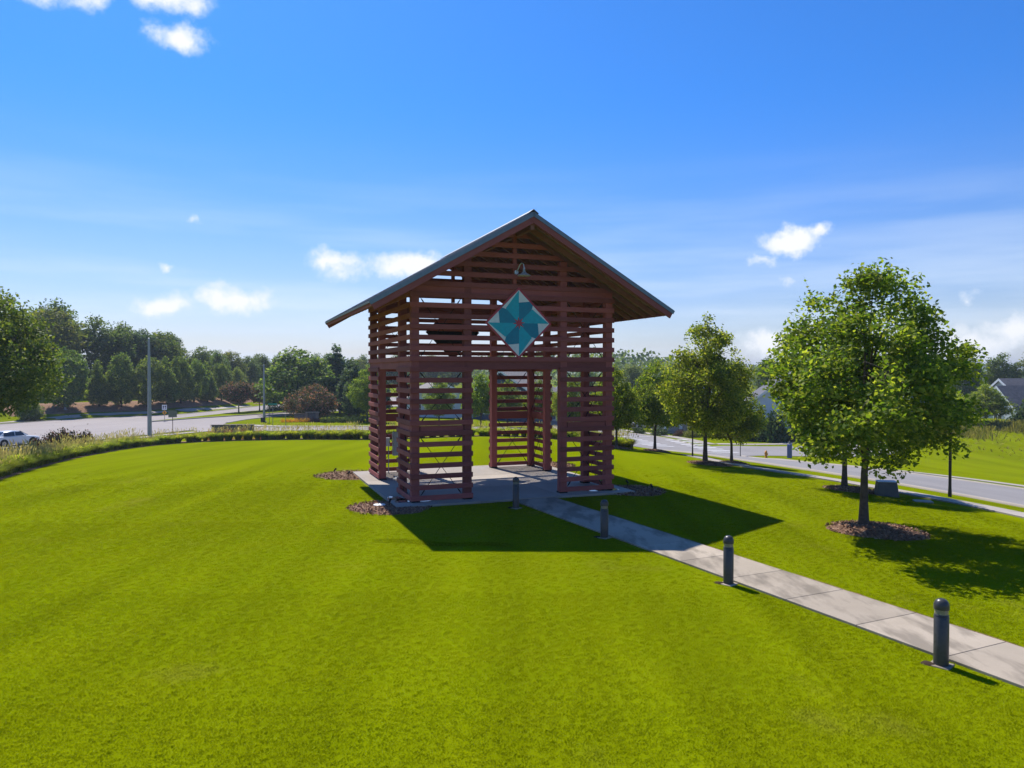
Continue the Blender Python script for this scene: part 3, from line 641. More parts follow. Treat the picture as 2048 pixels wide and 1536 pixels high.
obj('gooseneck', MB().tube([(0, -.03, .02), (.02, -.10, .10), (.06, -.17, .25), (.11, -.24, .32), (.15, -.30, .28), (.165, -.32, .14)], .018, 8), 'lampm', lamp)
smooth_by_angle(obj('shade', MB().lathe([(.035, .15), (.045, .02), (.07, -.01), (.10, -.05), (.20, -.09), (.235, -.13), (.225, -.135)], 24, (.165, -.32, 0)), 'lampm', lamp))
def cabinet(a0, a1, z0, z1, d, mat, lab, name):
    x, y = loc2w((a0+a1)/2, PL-.36-d/2); t = thing(name, lab, 'cabinet', (x, y, z0), YAW); w = a1-a0; h = z1-z0
    obj('housing', MB().box((0, 0, h/2), (w, d, h)).mesh('housing', bev=.01), mat, t); obj('door', MB().box((0, -d/2-.008, h/2), (w-.05, .016, h-.05)).mesh('door', bev=.004), mat, t)
    obj('latch', MB().box((w*.38, -d/2-.025, h*.5), (.02, .02, .09)), 'steel', t); obj('conduit', MB().tube([(w*.2, 0, 0), (w*.2, 0, -z0+.08)], .02, 8), 'boxgrey', t)
cabinet(.95, 1.55, .85, 1.85, .22, 'boxgrey', 'tall grey electrical cabinet mounted inside the back corner of the pavilion', 'electrical_cabinet')
cabinet(.66, .83, 1.25, 1.62, .12, 'white', 'small white meter box beside the grey electrical cabinet', 'meter_box')

# ------------------------------------------------------------------ path and bollards
PD = np.array([-.43, .903]); PD /= np.hypot(*PD); PN = np.array([PD[1], -PD[0]]); C0, C1 = 11.06, 12.62
path = tag(bpy.data.objects.new('concrete_path', None), kind='structure'); COL.objects.link(path)
def front_s(c):                                          # where the path line meets the slab front edge
    a = PN*c; b0 = w2loc(*a)[1]; b1 = w2loc(*(a+PD))[1]; return (gb[0]-.006-b0)/(b1-b0)
s_end0, s_end1 = front_s(C0), front_s(C1)
s = min(s_end0, s_end1); edges = [None]; k = s-.9
while k > -6: edges.append(k); k -= 1.62
for i in range(len(edges)-1):
    e1 = (s_end0, s_end1) if edges[i] is None else (edges[i]-.006,)*2; e0 = edges[i+1]+.006
    q = [PN*C0+PD*e0, PN*C1+PD*e0, PN*C1+PD*e1[1], PN*C0+PD*e1[0]]
    mb = MB(); mb.add([(p[0], p[1], Z(*p)+.045) for p in q]+[(p[0], p[1], Z(*p)-.15) for p in q], [(0, 1, 2, 3), (0, 4, 5, 1), (1, 5, 6, 2), (2, 6, 7, 3), (3, 7, 4, 0)])
    obj('path_slab', mb.mesh('path_slab', bev=.005), 'pathc', path)
def edge_soil():
    v = []; f = []; n = 120; rg = np.random.RandomState(3)
    for i in range(n):
        p = PN*(C1-.01)+PD*(-6+(s_end1+5.8)*i/(n-1)); w = .05+.05*rg.rand()
        q = p+PN*w; v += [(p[0], p[1], Z(*p)+.012), (q[0], q[1], Z(*q)+.03)]
        if i: f.append((2*i-2, 2*i-1, 2*i+1, 2*i))
    struct('soil_edge', mesh_np('soil_edge', v, np.array(f)), 'mulch')
edge_soil()
def make_bollard():
    t = thing('bollard_light', 'x', 'bollard', (0, 0, 0))
    obj('footing', MB().box((0, 0, -.055), (.30, .30, .15)).mesh('footing', bev=.01), 'pathc', t)
    smooth_by_angle(obj('shaft', MB().lathe([(.106, 0), (.106, .755), (.098, .765)], 28), 'bollard', t))
    smooth_by_angle(obj('louvre', MB().lathe([(.098, .766), (.104, .775), (.098, .79), (.060, .845), (.052, .86), (.06, .87)], 28), 'bollard', t), 30)
    smooth_by_angle(obj('lens_ring', MB().lathe([(.094, .79), (.096, .868)], 28), 'lens', t))
    smooth_by_angle(obj('dome_cap', MB().lathe([(.095, .866), (.109, .868), (.110, .915), (.104, .955), (.088, .99), (.062, 1.015), (.03, 1.028), (.004, 1.031)], 28), 'bollard', t), 60)
    return t
bl = make_bollard()
bp = [((.13, 24.35), 'slate grey dome-topped bollard light at the pavilion slab end of the path'), ((2.49, 20.03), 'slate grey dome-topped bollard light in the roof shadow, second along the path from the slab'),
      ((4.57, 15.67), 'slate grey dome-topped bollard light, third along the path from the slab'), ((6.57, 11.34), 'slate grey dome-topped bollard light, fourth along the path from the slab')]
for i, ((x, y), lab) in enumerate(bp):
    o = bl if i == 0 else copy_tree(bl)
    o.location = (x, y, Z(x, y)); o.rotation_euler.z = YAW+.4; tag(o, lab, 'bollard', 'bollard lights along the path')
    blob_disc('bare_soil', x-.17, y+.05, .11, 'soil', .012, .02, 20, i, .15, 3, .02)

# ------------------------------------------------------------------ plants
def leaf_quads(c, n, up, rg, lmin, lmax, aspect=.62, fold=.18):
    """leaf-shaped quads: c centres, n preferred normals"""
    N = len(c); nn = n*up+rg.normal(size=(N, 3)); nn /= np.linalg.norm(nn, axis=1)[:, None]
    t = rg.normal(size=(N, 3)); t -= (t*nn).sum(1)[:, None]*nn; t /= np.linalg.norm(t, axis=1)[:, None]; b = np.cross(nn, t)
    L = rg.uniform(lmin, lmax, (N, 1)); W = L*aspect
    v = np.stack([c-t*L*.5, c+b*W*.5+nn*L*fold*.5-t*L*.08, c+t*L*.5, c-b*W*.5+nn*L*fold*.5-t*L*.08], 1).reshape(-1, 3)
    return v, np.arange(4*N).reshape(N, 4)
def tubes_mesh(paths):
    mb = MB()
    for pts, rad, n in paths: mb.tube(pts, rad, n, cap=False)
    me = mb.mesh('limbs'); me.polygons.foreach_set('use_smooth', np.ones(len(me.polygons), bool)); return me
def make_tree(seed, H, th, tr, prof, R0, nclus, nleaf, lsz, crad, limbs=11, shell=.55, wild=.22, lean=.0, up=.7, wisps=14):
    """trunk with limbs and twigs; crown of leaf faces in clumps spread through an uneven envelope"""
    rg = np.random.RandomState(seed); paths = []; ph = rg.rand(6)*6.28
    def env(t, az):
        return R0*prof(t)*(1+wild*(np.sin(2*az+ph[0]+3*t)+.7*np.sin(3*az+ph[1]-5*t)+.5*np.sin(5*az+ph[2]+9*t))*.6)
    zs = np.linspace(0, H*.86, 9); wob = np.cumsum(rg.normal(size=(9, 2))*.012*H, 0)*np.linspace(0, 1, 9)[:, None]; wob[:3] *= .2
    trunk = [(wob[i, 0]+lean*zs[i], wob[i, 1], zs[i]-(.15 if i == 0 else 0)) for i in range(9)]; trad = [tr*1.25]+[tr*(1-.93*(i/8)**.8) for i in range(1, 9)]
    paths.append((trunk, trad, 9)); tp = np.array(trunk); nodes = [tp[2:]]
    for i in range(limbs):
        f = i/max(1, limbs-1); z0 = th*.9+(H*.62-th*.9)*f**1.1; az = i*2.4+rg.rand()*.8
        s0 = np.array([np.interp(z0, zs, tp[:, 0]), np.interp(z0, zs, tp[:, 1]), z0]); z1 = min(H*.97, z0+(H-z0)*rg.uniform(.3, .65)); t1 = (z1-th)/(H-th)
        rr = env(np.clip(t1, .02, .98), az)*rg.uniform(.72, .92); e = np.array([math.cos(az)*rr, math.sin(az)*rr, z1])
        m1 = s0+(e-s0)*.35+np.array([0, 0, .04*H]); m2 = s0+(e-s0)*.7+np.array([0, 0, .03*H])
        r0 = tr*(.55-.3*f); paths.append(([s0, m1, m2, e], [r0, r0*.7, r0*.42, r0*.12], 6))
        q = np.linspace(0, 1, 9)[2:, None]; nodes.append(np.where(q < .35, s0+(m1-s0)*q/.35, np.where(q < .7, m1+(m2-m1)*(q-.35)/.35, m2+(e-m2)*(q-.7)/.3)))
    nodes = np.concatenate(nodes)
    t = rg.rand(nclus*3); t = t[rg.rand(len(t)) < np.maximum(.06, prof(t))**1.5][:nclus]; az = rg.rand(len(t))*6.2832
    rr = env(t, az)*(shell+(1-shell)*rg.rand(len(t)))**.8*np.where(rg.rand(len(t)) < .22, rg.rand(len(t)), 1)
    cl = np.stack([rr*np.cos(az)+lean*H*t, rr*np.sin(az), th+(H-th)*t], 1)
    zc_ = np.interp(cl[:, 2], zs, np.arange(9)); axis_ = np.stack([np.interp(cl[:, 2], zs, tp[:, 0]), np.interp(cl[:, 2], zs, tp[:, 1])], 1); cl[:, :2] += axis_*.8
    for i in range(0, len(cl), 2):
        d = ((nodes-cl[i])**2).sum(1)+np.where(nodes[:, 2] > cl[i, 2], .6, 0); j = d.argmin(); p = nodes[j]; mid = (p+cl[i])/2+np.array([0, 0, .03*H*rg.rand()])
        paths.append(([p, mid, cl[i]], [tr*.10, tr*.06, tr*.02], 4))
    cs = crad*rg.uniform(.6, 1.25, len(cl)); per = np.maximum(6, (nleaf*cs**2/(cs**2).sum())).astype(int)
    ci = np.repeat(np.arange(len(cl)), per); g = rg.normal(size=(len(ci), 3))*np.array([.55, .55, .42]); g *= np.minimum(1, 1.15/np.linalg.norm(g, axis=1))[:, None]
    pos = cl[ci]+g*cs[ci][:, None]
    ws = []
    for i in range(wisps):                               # thin shoots that break the outline
        k = rg.randint(len(cl)); d = cl[k]-np.array([0, 0, H*.45]); d /= np.linalg.norm(d); d[2] = abs(d[2])*.8+.5; d /= np.linalg.norm(d); ln = crad*rg.uniform(1.0, 2.0)
        paths.append(([cl[k], cl[k]+d*ln*.5, cl[k]+d*ln], [tr*.03, tr*.02, tr*.008], 3)); ws.append(cl[k]+d*ln*rg.rand(9)[:, None]+rg.normal(size=(9, 3))*.06*crad)
    if ws: pos = np.concatenate([pos]+ws)
    pos = pos[pos[:, 2] > th*.62]
    nrm = pos-np.array([0, 0, H*.4]); nrm /= np.linalg.norm(nrm, axis=1)[:, None]; nrm = nrm*.5+np.array([0, 0, .8])
    v, f = leaf_quads(pos, nrm, up, rg, lsz*.7, lsz*1.3)
    return tubes_mesh(paths), mesh_np('crown', v, f)
def p_maple(t): return np.interp(np.asarray(t, float), [0, .1, .25, .42, .58, .72, .86, 1], [.42, .80, 1, .95, .74, .55, .36, .10])
def p_oval(t): t = np.asarray(t, float); return np.clip(np.sin(np.clip(t, .02, .985)**.75*math.pi)**.65, .05, 1)
def p_cone(t): t = np.asarray(t, float); return np.clip(1.05*(1-t)**.8*np.minimum(1, .45+3.5*t), .04, 1)
def p_top(t): t = np.asarray(t, float); return np.clip(np.sin(np.clip(t, .02, .985)**1.25*math.pi)**.55, .1, 1)
def p_pine(t): t = np.asarray(t, float); return np.clip(.25+1.0*np.sin(np.clip(t, 0, 1)**1.4*math.pi), .1, 1)*np.clip((1-t)*4, .2, 1)
TREE = {}
def proto(key, bark, leaf, **kw):
    TREE[key] = (*make_tree(**kw), bark, leaf)
    for me, mt in ((TREE[key][0], bark), (TREE[key][1], leaf)): me.materials.append(M[mt])
proto('maple_a', 'bark', 'maple', seed=11, H=7.6, th=2.05, tr=.125, prof=p_maple, R0=2.75, nclus=240, nleaf=36000, lsz=.13, crad=.42, limbs=14, wild=.46, wisps=26)
proto('maple_b', 'bark', 'maple', seed=23, H=7.7, th=1.9, tr=.125, prof=p_maple, R0=2.35, nclus=240, nleaf=27000, lsz=.14, crad=.42, limbs=13, wild=.28, wisps=26)
proto('maple_c', 'bark', 'maple', seed=37, H=6.4, th=1.7, tr=.11, prof=p_maple, R0=2.1, nclus=190, nleaf=18000, lsz=.15, crad=.38, limbs=11, wild=.3, wisps=20)
proto('oak', 'bark', 'oak', seed=41, H=12.2, th=3.7, tr=.2, prof=p_oval, R0=4.6, nclus=420, nleaf=36000, lsz=.24, crad=.8, limbs=16, wild=.3, wisps=30)
for i in range(3): proto('magn%d' % i, 'barkd', 'magn', seed=50+i, H=9.0, th=.5, tr=.16, prof=p_cone if i == 1 else p_oval, R0=2.9, nclus=210, nleaf=10500, lsz=.33, crad=.62, limbs=9, shell=.75, wild=.14, wisps=6)
for i in range(4): proto('wood%d' % i, 'barkd', 'wood1' if i != 2 else 'oak', seed=60+i, H=17, th=2.0+1.5*(i % 2), tr=.24, prof=p_oval if i % 2 else p_top, R0=4.2, nclus=150, nleaf=9000, lsz=.5, crad=1.25, limbs=11, shell=.45, wild=.38, wisps=10)
for i in range(2): proto('pine%d' % i, 'bark', 'pine', seed=70+i, H=11, th=.8, tr=.17, prof=p_cone, R0=3.1, nclus=190, nleaf=11000, lsz=.42, crad=.7, limbs=12, shell=.5, wild=.25, wisps=10)
proto('tallpine', 'bark', 'pine', seed=75, H=19, th=6.5, tr=.22, prof=p_pine, R0=3.0, nclus=110, nleaf=8000, lsz=.45, crad=1.0, limbs=10, shell=.4, wild=.4, wisps=10)
proto('myrt', 'barkp', 'myrt', seed=80, H=5.4, th=1.7, tr=.13, prof=p_top, R0=2.6, nclus=130, nleaf=9000, lsz=.24, crad=.55, limbs=9, wild=.15, wisps=14)
proto('myrtb', 'barkp', 'myrt', seed=81, H=5.6, th=.35, tr=.12, prof=p_oval, R0=4.0, nclus=260, nleaf=17000, lsz=.24, crad=.62, limbs=14, shell=.7, wild=.12, wisps=24)
def tree(key, name, x, y, h, label, rz=0., wide=1., group=None, cat='tree'):
    wood, crown, bark, leaf = TREE[key]; base = max(v.co.z for v in list(crown.vertices)[::97]); s = h/base
    t = thing(name, label, cat, (x, y, Z(x, y)), rz, group)
    obj('trunk', wood, bark, t, scale=(s*wide, s*wide, s)); obj('crown', crown, leaf, t, scale=(s*wide, s*wide, s)); return t
def ring(x, y, r, seed): chips(blob_disc('mulch_ring', x, y, r, 'mulch', .015, .14, 40, seed, .07), x, y, r, int(900*r*r), .12)
for o_, x, y, r in BEDS: chips(o_, x, y, r, 1500, .02)
# the maples on the lawn
tree('maple_a', 'maple_tree', 10.11, 21.35, 7.45, 'young maple with the widest crown, nearest the concrete path, in a mulch ring', 1.1, 1.13); ring(10.35, 21.1, 1.3, 1)
tree('maple_b', 'maple_tree', 10.25, 39.5, 7.8, 'tall young maple on the lawn crest beside the pavilion, mulch at its foot', 2.4, 1.05); ring(10.4, 39.2, 1.15, 2)
tree('maple_c', 'maple_tree', 13.5, 30.2, 6.6, 'young maple near the low utility box, partly behind the widest maple', .5, 1.1); ring(13.75, 30.0, 1.1, 3)
tree('maple_c', 'maple_tree', 12.6, 42.7, 5.0, 'small young maple with a short crown beside the street, next to the tall maple', 3.3, 1.15); ring(12.7, 42.5, .85, 4)
tree('maple_c', 'maple_tree', 10.1, 52.6, 6.5, 'young maple on the lawn crest in front of the grey pickup', 5.1, 1.05); ring(10.2, 52.3, .95, 5)
tree('maple_b', 'maple_tree', 7.05, 50.2, 5.6, 'young maple close to the right wall of the pavilion, behind its corner post', .2, 1.1); ring(7.15, 50, .8, 6)
# street trees and planting beyond the lawn, seen through the pavilion
for x, y, h, kx, lab in ((-3.6, 86, 6.6, 'maple_c', 'pale green street tree in front of the navy house'), (-.6, 97, 6.2, 'maple_b', 'green street tree behind the pavilion doorway, right of the navy house'), (3.4, 92, 6.4, 'maple_c', 'bright green street tree seen through the back right slats'),
                          (6.6, 84, 6.8, 'maple_b', 'bushy street tree between the pavilion doorway and its right leg'), (9.8, 76, 6.0, 'maple_c', 'street tree at the lawn edge showing through the right leg slats'), (-9.6, 98, 6.5, 'maple_b', 'street tree in front of the grey roofed house behind the pavilion'),
                          (-20.6, 106, 8.0, 'maple_b', 'bright yellow-green tree against the left wall of the pavilion, by the hedge')):
    tree(kx, 'street_tree', x, y, h, lab, x*1.7, 1.1)
tree('oak', 'oak_tree', -33.6, 47.5, 11.9, 'large leafy tree at the left end of the fountain grass bed', .4)
tree('maple_c', 'garden_tree', 63, 99, 5.8, 'rounded yellow-green bushy tree in front of the white gabled house', .9, 1.7)
# evergreen row on the mulch bank
mg = [(-72.5, 121.0, 9.8, 1.1), (-69.6, 125.6, 7.6, .95), (-67.0, 127.8, 9.0, .95), (-64.0, 130.8, 8.8, 1.05), (-62.2, 134.4, 8.4, .95), (-61.9, 139.2, 8.6, 1.0), (-61.7, 144.6, 8.4, 1.0), (-61.4, 150.2, 8.0, 1.0), (-61, 156.4, 7.8, 1.0), (-60.4, 163, 7.4, 1.05)]
for i, (x, y, h, w) in enumerate(mg): tree('magn%d' % (i % 3), 'magnolia_tree', x, y, h, 'dense dark evergreen tree in the row on the mulch bank beside the wide road', i*1.9, w*.84, 'evergreens in a row on the mulch bank')
tree('magn1', 'evergreen_shrub', -72.8, 112.6, 4.2, 'glossy evergreen shrub at the head of the bank by the far lamp pole', .3, 1.5)
# trees in the middle distance, left of the pavilion
tree('magn0', 'broad_tree', -36.8, 128, 11.4, 'tall rounded evergreen with sunlit top behind the roadside lamp pole', .8, 1.5)
for x, y, h, lab in ((-30.5, 132, 11.6, 'dark pointed pine directly right of the tall rounded evergreen'), (-27.2, 124, 9.2, 'grey-green pine behind the pink crape myrtle'), (-24.6, 120, 8.6, 'drooping grey-green pine between the crape myrtle and the pavilion'), (-23.4, 129, 9.6, 'dark pine behind the clipped hedge')):
    tree('pine%d' % (int(h*10) % 2), 'pine_tree', x, y, h, lab, x, 1.05)
for i, (x, y, h) in enumerate(((-48.6, 132.5, 5.6), (-46.6, 137.5, 5.4), (-45.6, 140, 5.4), (-43.4, 144.5, 5.4), (-42, 148, 5.2))): tree('myrt', 'crape_myrtle', x, y, h, 'brownish-pink crape myrtle with bare stems standing in the road median', i*1.3, 1.0, 'crape myrtles in the median')
tree('myrtb', 'crape_myrtle', -30.2, 112.2, 5.5, 'broad dome of pink flowering crape myrtle behind the stone entrance sign', .6, 1.0)
# woodland behind the road
rg0 = np.random.RandomState(9)
wl = [(-104, 128, 15.4), (-97, 133, 15.7), (-91, 138, 14.1), (-86, 141, 15.1), (-82, 147, 13.8), (-92, 150, 16.2), (-79, 151, 12.4), (-101, 145, 14.2), (-76, 154, 12.5), (-73.5, 158, 12.3), (-72, 163, 9.2), (-84, 160, 13.3), (-70.5, 169, 9.6), (-69, 175, 8.9), (-78, 170, 12.6), (-67.5, 181, 9.2), (-66.5, 188, 8.1), (-66, 197, 8.6), (-75, 186, 9.2), (-65, 206, 8.4), (-64, 216, 8.3), (-61, 226, 9.7), (-110, 120, 14.6), (-115, 133, 14.1), (-70, 205, 8.9), (-57, 218, 10.8), (-52, 226, 10.1), (-47, 232, 10.1), (-42, 236, 10.4), (-37, 240, 11.5), (-60, 242, 10.8), (-49, 246, 11.1), (-31, 246, 11.6), (-26, 250, 11.5), (-20, 252, 10.7), (-38, 255, 10.2)]
for i, (x, y, h) in enumerate(wl):
    h *= 1.13
    kx = ['wood0', 'wood1', 'tallpine', 'wood2', 'wood3', 'wood1'][i % 6]
    tree(kx, 'woodland_tree', x, y, h, 'tall woodland tree behind the evergreen row across the wide road' if kx != 'tallpine' else 'tall thin-crowned pine in the woodland across the wide road', i*2.1, 1.15, 'woodland across the wide road' if kx != 'tallpine' else 'tall pines in the woodland')
wr = [(58, 168, 10.5), (64, 170, 11.2), (70, 166, 11.0), (52, 175, 10.4), (46, 178, 11.3), (75, 172, 12.3), (39, 182, 9.9), (82, 165, 10.9), (89, 160, 10.5), (96, 158, 11.3), (103, 156, 11.0), (110, 152, 12.4), (117, 150, 13.1), (124, 146, 12.6), (131, 142, 13.4), (32, 190, 10.8), (26, 196, 9.8), (20, 202, 10.8)]
for i, (x, y, h) in enumerate(wr): tree(['wood1', 'wood3', 'wood0', 'wood2'][i % 4], 'woodland_tree', x, y, h, 'woodland tree standing behind the houses along the street', i*1.7, 1.2, 'woodland behind the houses')
# wooded ridge on the skyline, one mass
def ridge():
    rg = np.random.RandomState(4); N = 46000; x = rg.uniform(-330, 330, N); y = rg.uniform(270, 430, N)
    h = 9+4.2*np.sin(x*.013+1.3)+2.5*np.sin(x*.037+.4)+(y-270)*.028+rg.rand(N)*.5
    cx, cy = np.round(x/7)*7, np.round(y/9)*9; hs = np.abs(np.sin(cx*12.9898+cy*78.233)*43758.5453) % 1; dd = np.hypot(x-cx, (y-cy)*.8)/4.6
    top = h*(.78+.34*hs)*(1-.42*np.clip(dd, 0, 1)**2); z = -4+top*(1-.75*rg.rand(N)**2.2)
    v, f = leaf_quads(np.stack([x, y, z], 1), np.tile(np.array([[0, -.5, .8]]), (N, 1)), 1.2, rg, 1.1, 2.3, .7)
    tag(obj('distant_woods', mesh_np('distant_woods', v, f), 'wood1'), 'wooded ridge along the skyline behind everything', 'woods', None, 'stuff')
ridge()

# ornamental grass
def make_clump(seed, h, r, nb, npl):
    rg = np.random.RandomState(seed); V = []; F = []
    az = rg.rand(nb)*6.283; ln = h*rg.uniform(.75, 1.15, nb); out = r*rg.uniform(.25, 1.15, nb); w = rg.uniform(.010, .022, nb)
    base = rg.normal(size=(nb, 2))*.07
    P = []
    for t, droop in ((0, 0), (.4, .02), (.75, .06), (1, .2)):
        rr = out*t**1.6; z = ln*(t-.28*t**3)*(1-.25*(out/r)*t)
        P.append(np.stack([base[:, 0]+rr*np.cos(az), base[:, 1]+rr*np.sin(az), z], 1))
    side = np.stack([-np.sin(az), np.cos(az), np.zeros(nb)], 1)
    W = [1, .9, .55, .08]
    for i in range(4): V += [P[i]-side*(w*W[i])[:, None], P[i]+side*(w*W[i])[:, None]]
    V = np.stack(V, 1).reshape(-1, 3); b = np.arange(nb)*8
    F = np.concatenate([np.stack([b+2*i, b+2*i+1, b+2*i+3, b+2*i+2], 1) for i in range(3)])
    blades = mesh_np('blades', V, F)
    az = rg.rand(npl)*6.283; o = r*rg.uniform(.15, 1.0, npl); zt_ = h*rg.uniform(.95, 1.3, npl)*(1-.2*o/r); c = np.stack([o*np.cos(az), o*np.sin(az), zt_], 1)
    d = np.stack([np.cos(az)*.4, np.sin(az)*.4, np.ones(npl)], 1); d /= np.linalg.norm(d, axis=1)[:, None]; sd = np.stack([-np.sin(az), np.cos(az), np.zeros(npl)], 1); s2 = np.cross(d, sd); L = .16; q = .022
    V = []
    for s_ in (sd, s2): V += [c-d*L*.6, c+s_*q, c+d*L*.7, c-s_*q]
    st = c-d*L*.6; V += [st-sd*.004, st+sd*.004, st*np.array([.45, .45, .25])+sd*.004, st*np.array([.45, .45, .25])-sd*.004]
    V = np.stack(V, 1).reshape(-1, 3); b = np.arange(npl)*12
    F = np.concatenate([np.stack([b+4*i, b+4*i+1, b+4*i+2, b+4*i+3], 1) for i in range(3)])
    return blades, mesh_np('plumes', V, F)
CL = [make_clump(s_, .98, .76, 900, 22) for s_ in range(4)]
edge = [(-21.4, 27), (-22.6, 31.8), (-23.8, 34.6), (-25.8, 39.7), (-28.2, 46.4), (-30.4, 54.9), (-31.0, 63.7), (-29.3, 67.4), (-26.3, 68.4), (-22.5, 67.9), (-19, 66.8), (-15, 65.2), (-12.4, 64), (-8, 63.3), (-3.3, 62.6), (-.5, 61.2), (2.2, 60), (4.2, 57.6), (5.6, 54.4), (6.2, 51.5)]
struct('planting_bed', ribbon(edge, -2.6, .1, .03, .06), 'mulch')
pe = resample(edge, .80); tn = np.gradient(pe, axis=0); tn /= np.hypot(*tn.T)[:, None]; no = np.stack([-tn[:, 1], tn[:, 0]], 1)
rg0 = np.random.RandomState(12)
for row, off in enumerate((.45, 1.35, 2.15)):
    for i in range(len(pe)):
        if row == 2 and (i % 2 or pe[i][1] > 56): continue
        x, y = pe[i]+no[i]*(off+rg0.uniform(-.15, .15))+tn[i]*(rg0.uniform(-.2, .2)+.46*(row == 1)); sc = rg0.uniform(.8, 1.25)
        t = thing('fountain_plant', 'arching clump of fountain grass with tan plumes in the curved bed round the lawn', 'plant', (x, y, Z(x, y)+.02), rg0.rand()*6.28, 'fountain grass clumps edging the lawn'); t.scale = (sc, sc, sc*rg0.uniform(.9, 1.12))
        bl_, pl_ = CL[rg0.randint(4)]; obj('blades', bl_, 'fount', t); obj('plumes', pl_, 'plume', t)
# shrubs
def make_bush(seed, r, h, n, lsz, ball=False):
    rg = np.random.RandomState(seed); m = 26; d = rg.normal(size=(m, 3)); d /= np.linalg.norm(d, axis=1)[:, None]; d[:, 2] = np.abs(d[:, 2]); c = d*np.array([r, r, h])*rg.uniform(.5 if not ball else .72, .86, (m, 1))
    ci = rg.randint(m, size=n); g = rg.normal(size=(n, 3))*(.24 if not ball else .16)*r; p = c[ci]+g; p[:, 2] = np.abs(p[:, 2])+.02
    v, f = leaf_quads(p, p*np.array([.6, .6, 1])/r, .8, rg, lsz*.7, lsz*1.3)
    stems = tubes_mesh([([(0, 0, -.05), c[i]*.5, c[i]*.9], [.03*r, .02*r, .006*r], 4) for i in range(0, m, 3)]); return stems, mesh_np('foliage', v, f)
BUSH = {}
def bush(name, x, y, r, h, mat, label, group=None, ball=False, lsz=.14, cat='shrub', n=1500):
    k = (mat, ball, lsz, n)
    if k not in BUSH: BUSH[k] = make_bush(len(BUSH)+3, 1., 1., n, lsz, ball)
    st, fo = BUSH[k]
    if not fo.materials: fo.materials.append(M[mat])
    t = thing(name, label, cat, (x, y, Z(x, y)), x*3+y, group)
    obj('stem', st, 'barkd', t, scale=(r, r, h)); obj('foliage', fo, mat, t, scale=(r, r, h)); return t
for i in range(6):
    bush('clipped_hedge', -26.6+i*1.15, 105.6-.05*i, .62, .85, 'shrub', 'round clipped boxwood in the row between the entrance sign and the pavilion', 'clipped boxwoods', True, .12)
    if i < 5: bush('clipped_hedge', -26.3+i*1.15, 107.2, .66, 1.0, 'shrub', 'round clipped boxwood in the row between the entrance sign and the pavilion', 'clipped boxwoods', True, .12)
for x, y, r, h in ((-41.9, 65.6, .7, .8), (-41.0, 66.2, .95, 1.25), (-39.9, 66.8, 1.05, 1.45), (-38.8, 67.4, .85, 1.2)): bush('red_shrub', x, y, r, h, 'redsh', 'dark shrub with reddish shoots at the roadside behind the fountain grass', 'reddish shrubs by the road', False, .17)
for x, y in ((-25.5, 71), (-27.2, 71.2), (-28.6, 70.6), (-23.8, 70.6)): bush('flower_clump', x, y, .7, 1.0, 'rflower', 'clump of orange-red flowers behind the fountain grass', 'orange flower clumps', False, .10, 'flowers', 700)
for i, (x, y, r, h, mt) in enumerate(((18.6, 108.6, .9, .9, 'shrub'), (20.8, 105.5, 1.2, 1.1, 'shrub'), (23.3, 103.6, .8, .8, 'redsh'), (24.6, 102.2, 1.1, 1.0, 'yelsh'), (25.6, 103.8, 1.3, 1.9, 'yelsh'), (27.2, 102.2, 1.2, 1.4, 'redsh'), (28.4, 103.4, 1.2, 2.2, 'redsh'), (29.6, 101.4, 1.3, 1.2, 'yelsh'), (32.2, 100.4, 1.6, 2.0, 'shrub'))):
    bush('garden_shrub', x, y, r, h, mt, {'shrub': 'green', 'redsh': 'dark reddish', 'yelsh': 'golden'}[mt]+' shrub in the garden of the porch house', 'porch garden '+{'shrub': 'green', 'redsh': 'dark', 'yelsh': 'golden'}[mt]+' shrubs')
for x, y, r, h in ((33.6, 95.8, 1.9, 3.0), (37.2, 95.2, 1.8, 2.7), (39.6, 95, 1.5, 1.9), (42, 95, 1.5, 1.7), (44.6, 94.8, 1.6, 2.0), (30.6, 97, 1.5, 1.8)): bush('foundation_shrub', x, y, r, h, 'shrub', 'dark green shrub planted against the tall white house', 'shrubs against the tall white house', False, .22, n=2200)
bush('evergreen_bush', 72.5, 104, 2.6, 3.0, 'shrub', 'dark green bush at the right end of the rough meadow edge', None, False, .2)
for i in range(8): bush('yellow_flower_clump', -32.9+i*.52, 106.9+.1*(i % 2), .42, .62, 'flower', 'clump of yellow flowers in front of the stone entrance sign', 'yellow flowers by the sign', False, .12, 'flowers', 600)
for i in range(3): bush('dark_foliage_clump', -28.7+i*.6, 106.9, .5, .75, 'redsh', 'dark red foliage plant beside the yellow flowers', 'dark plants by the sign', False, .12, 'plant', 600)
for x, y, r, h in ((-44.8, 140.5, 2.2, 1.0), (-42.8, 144, 2.2, 1.0)): bush('low_shrub', x, y, r, h, 'shrub', 'low dark shrub mass under the median crape myrtles', 'low median shrubs')
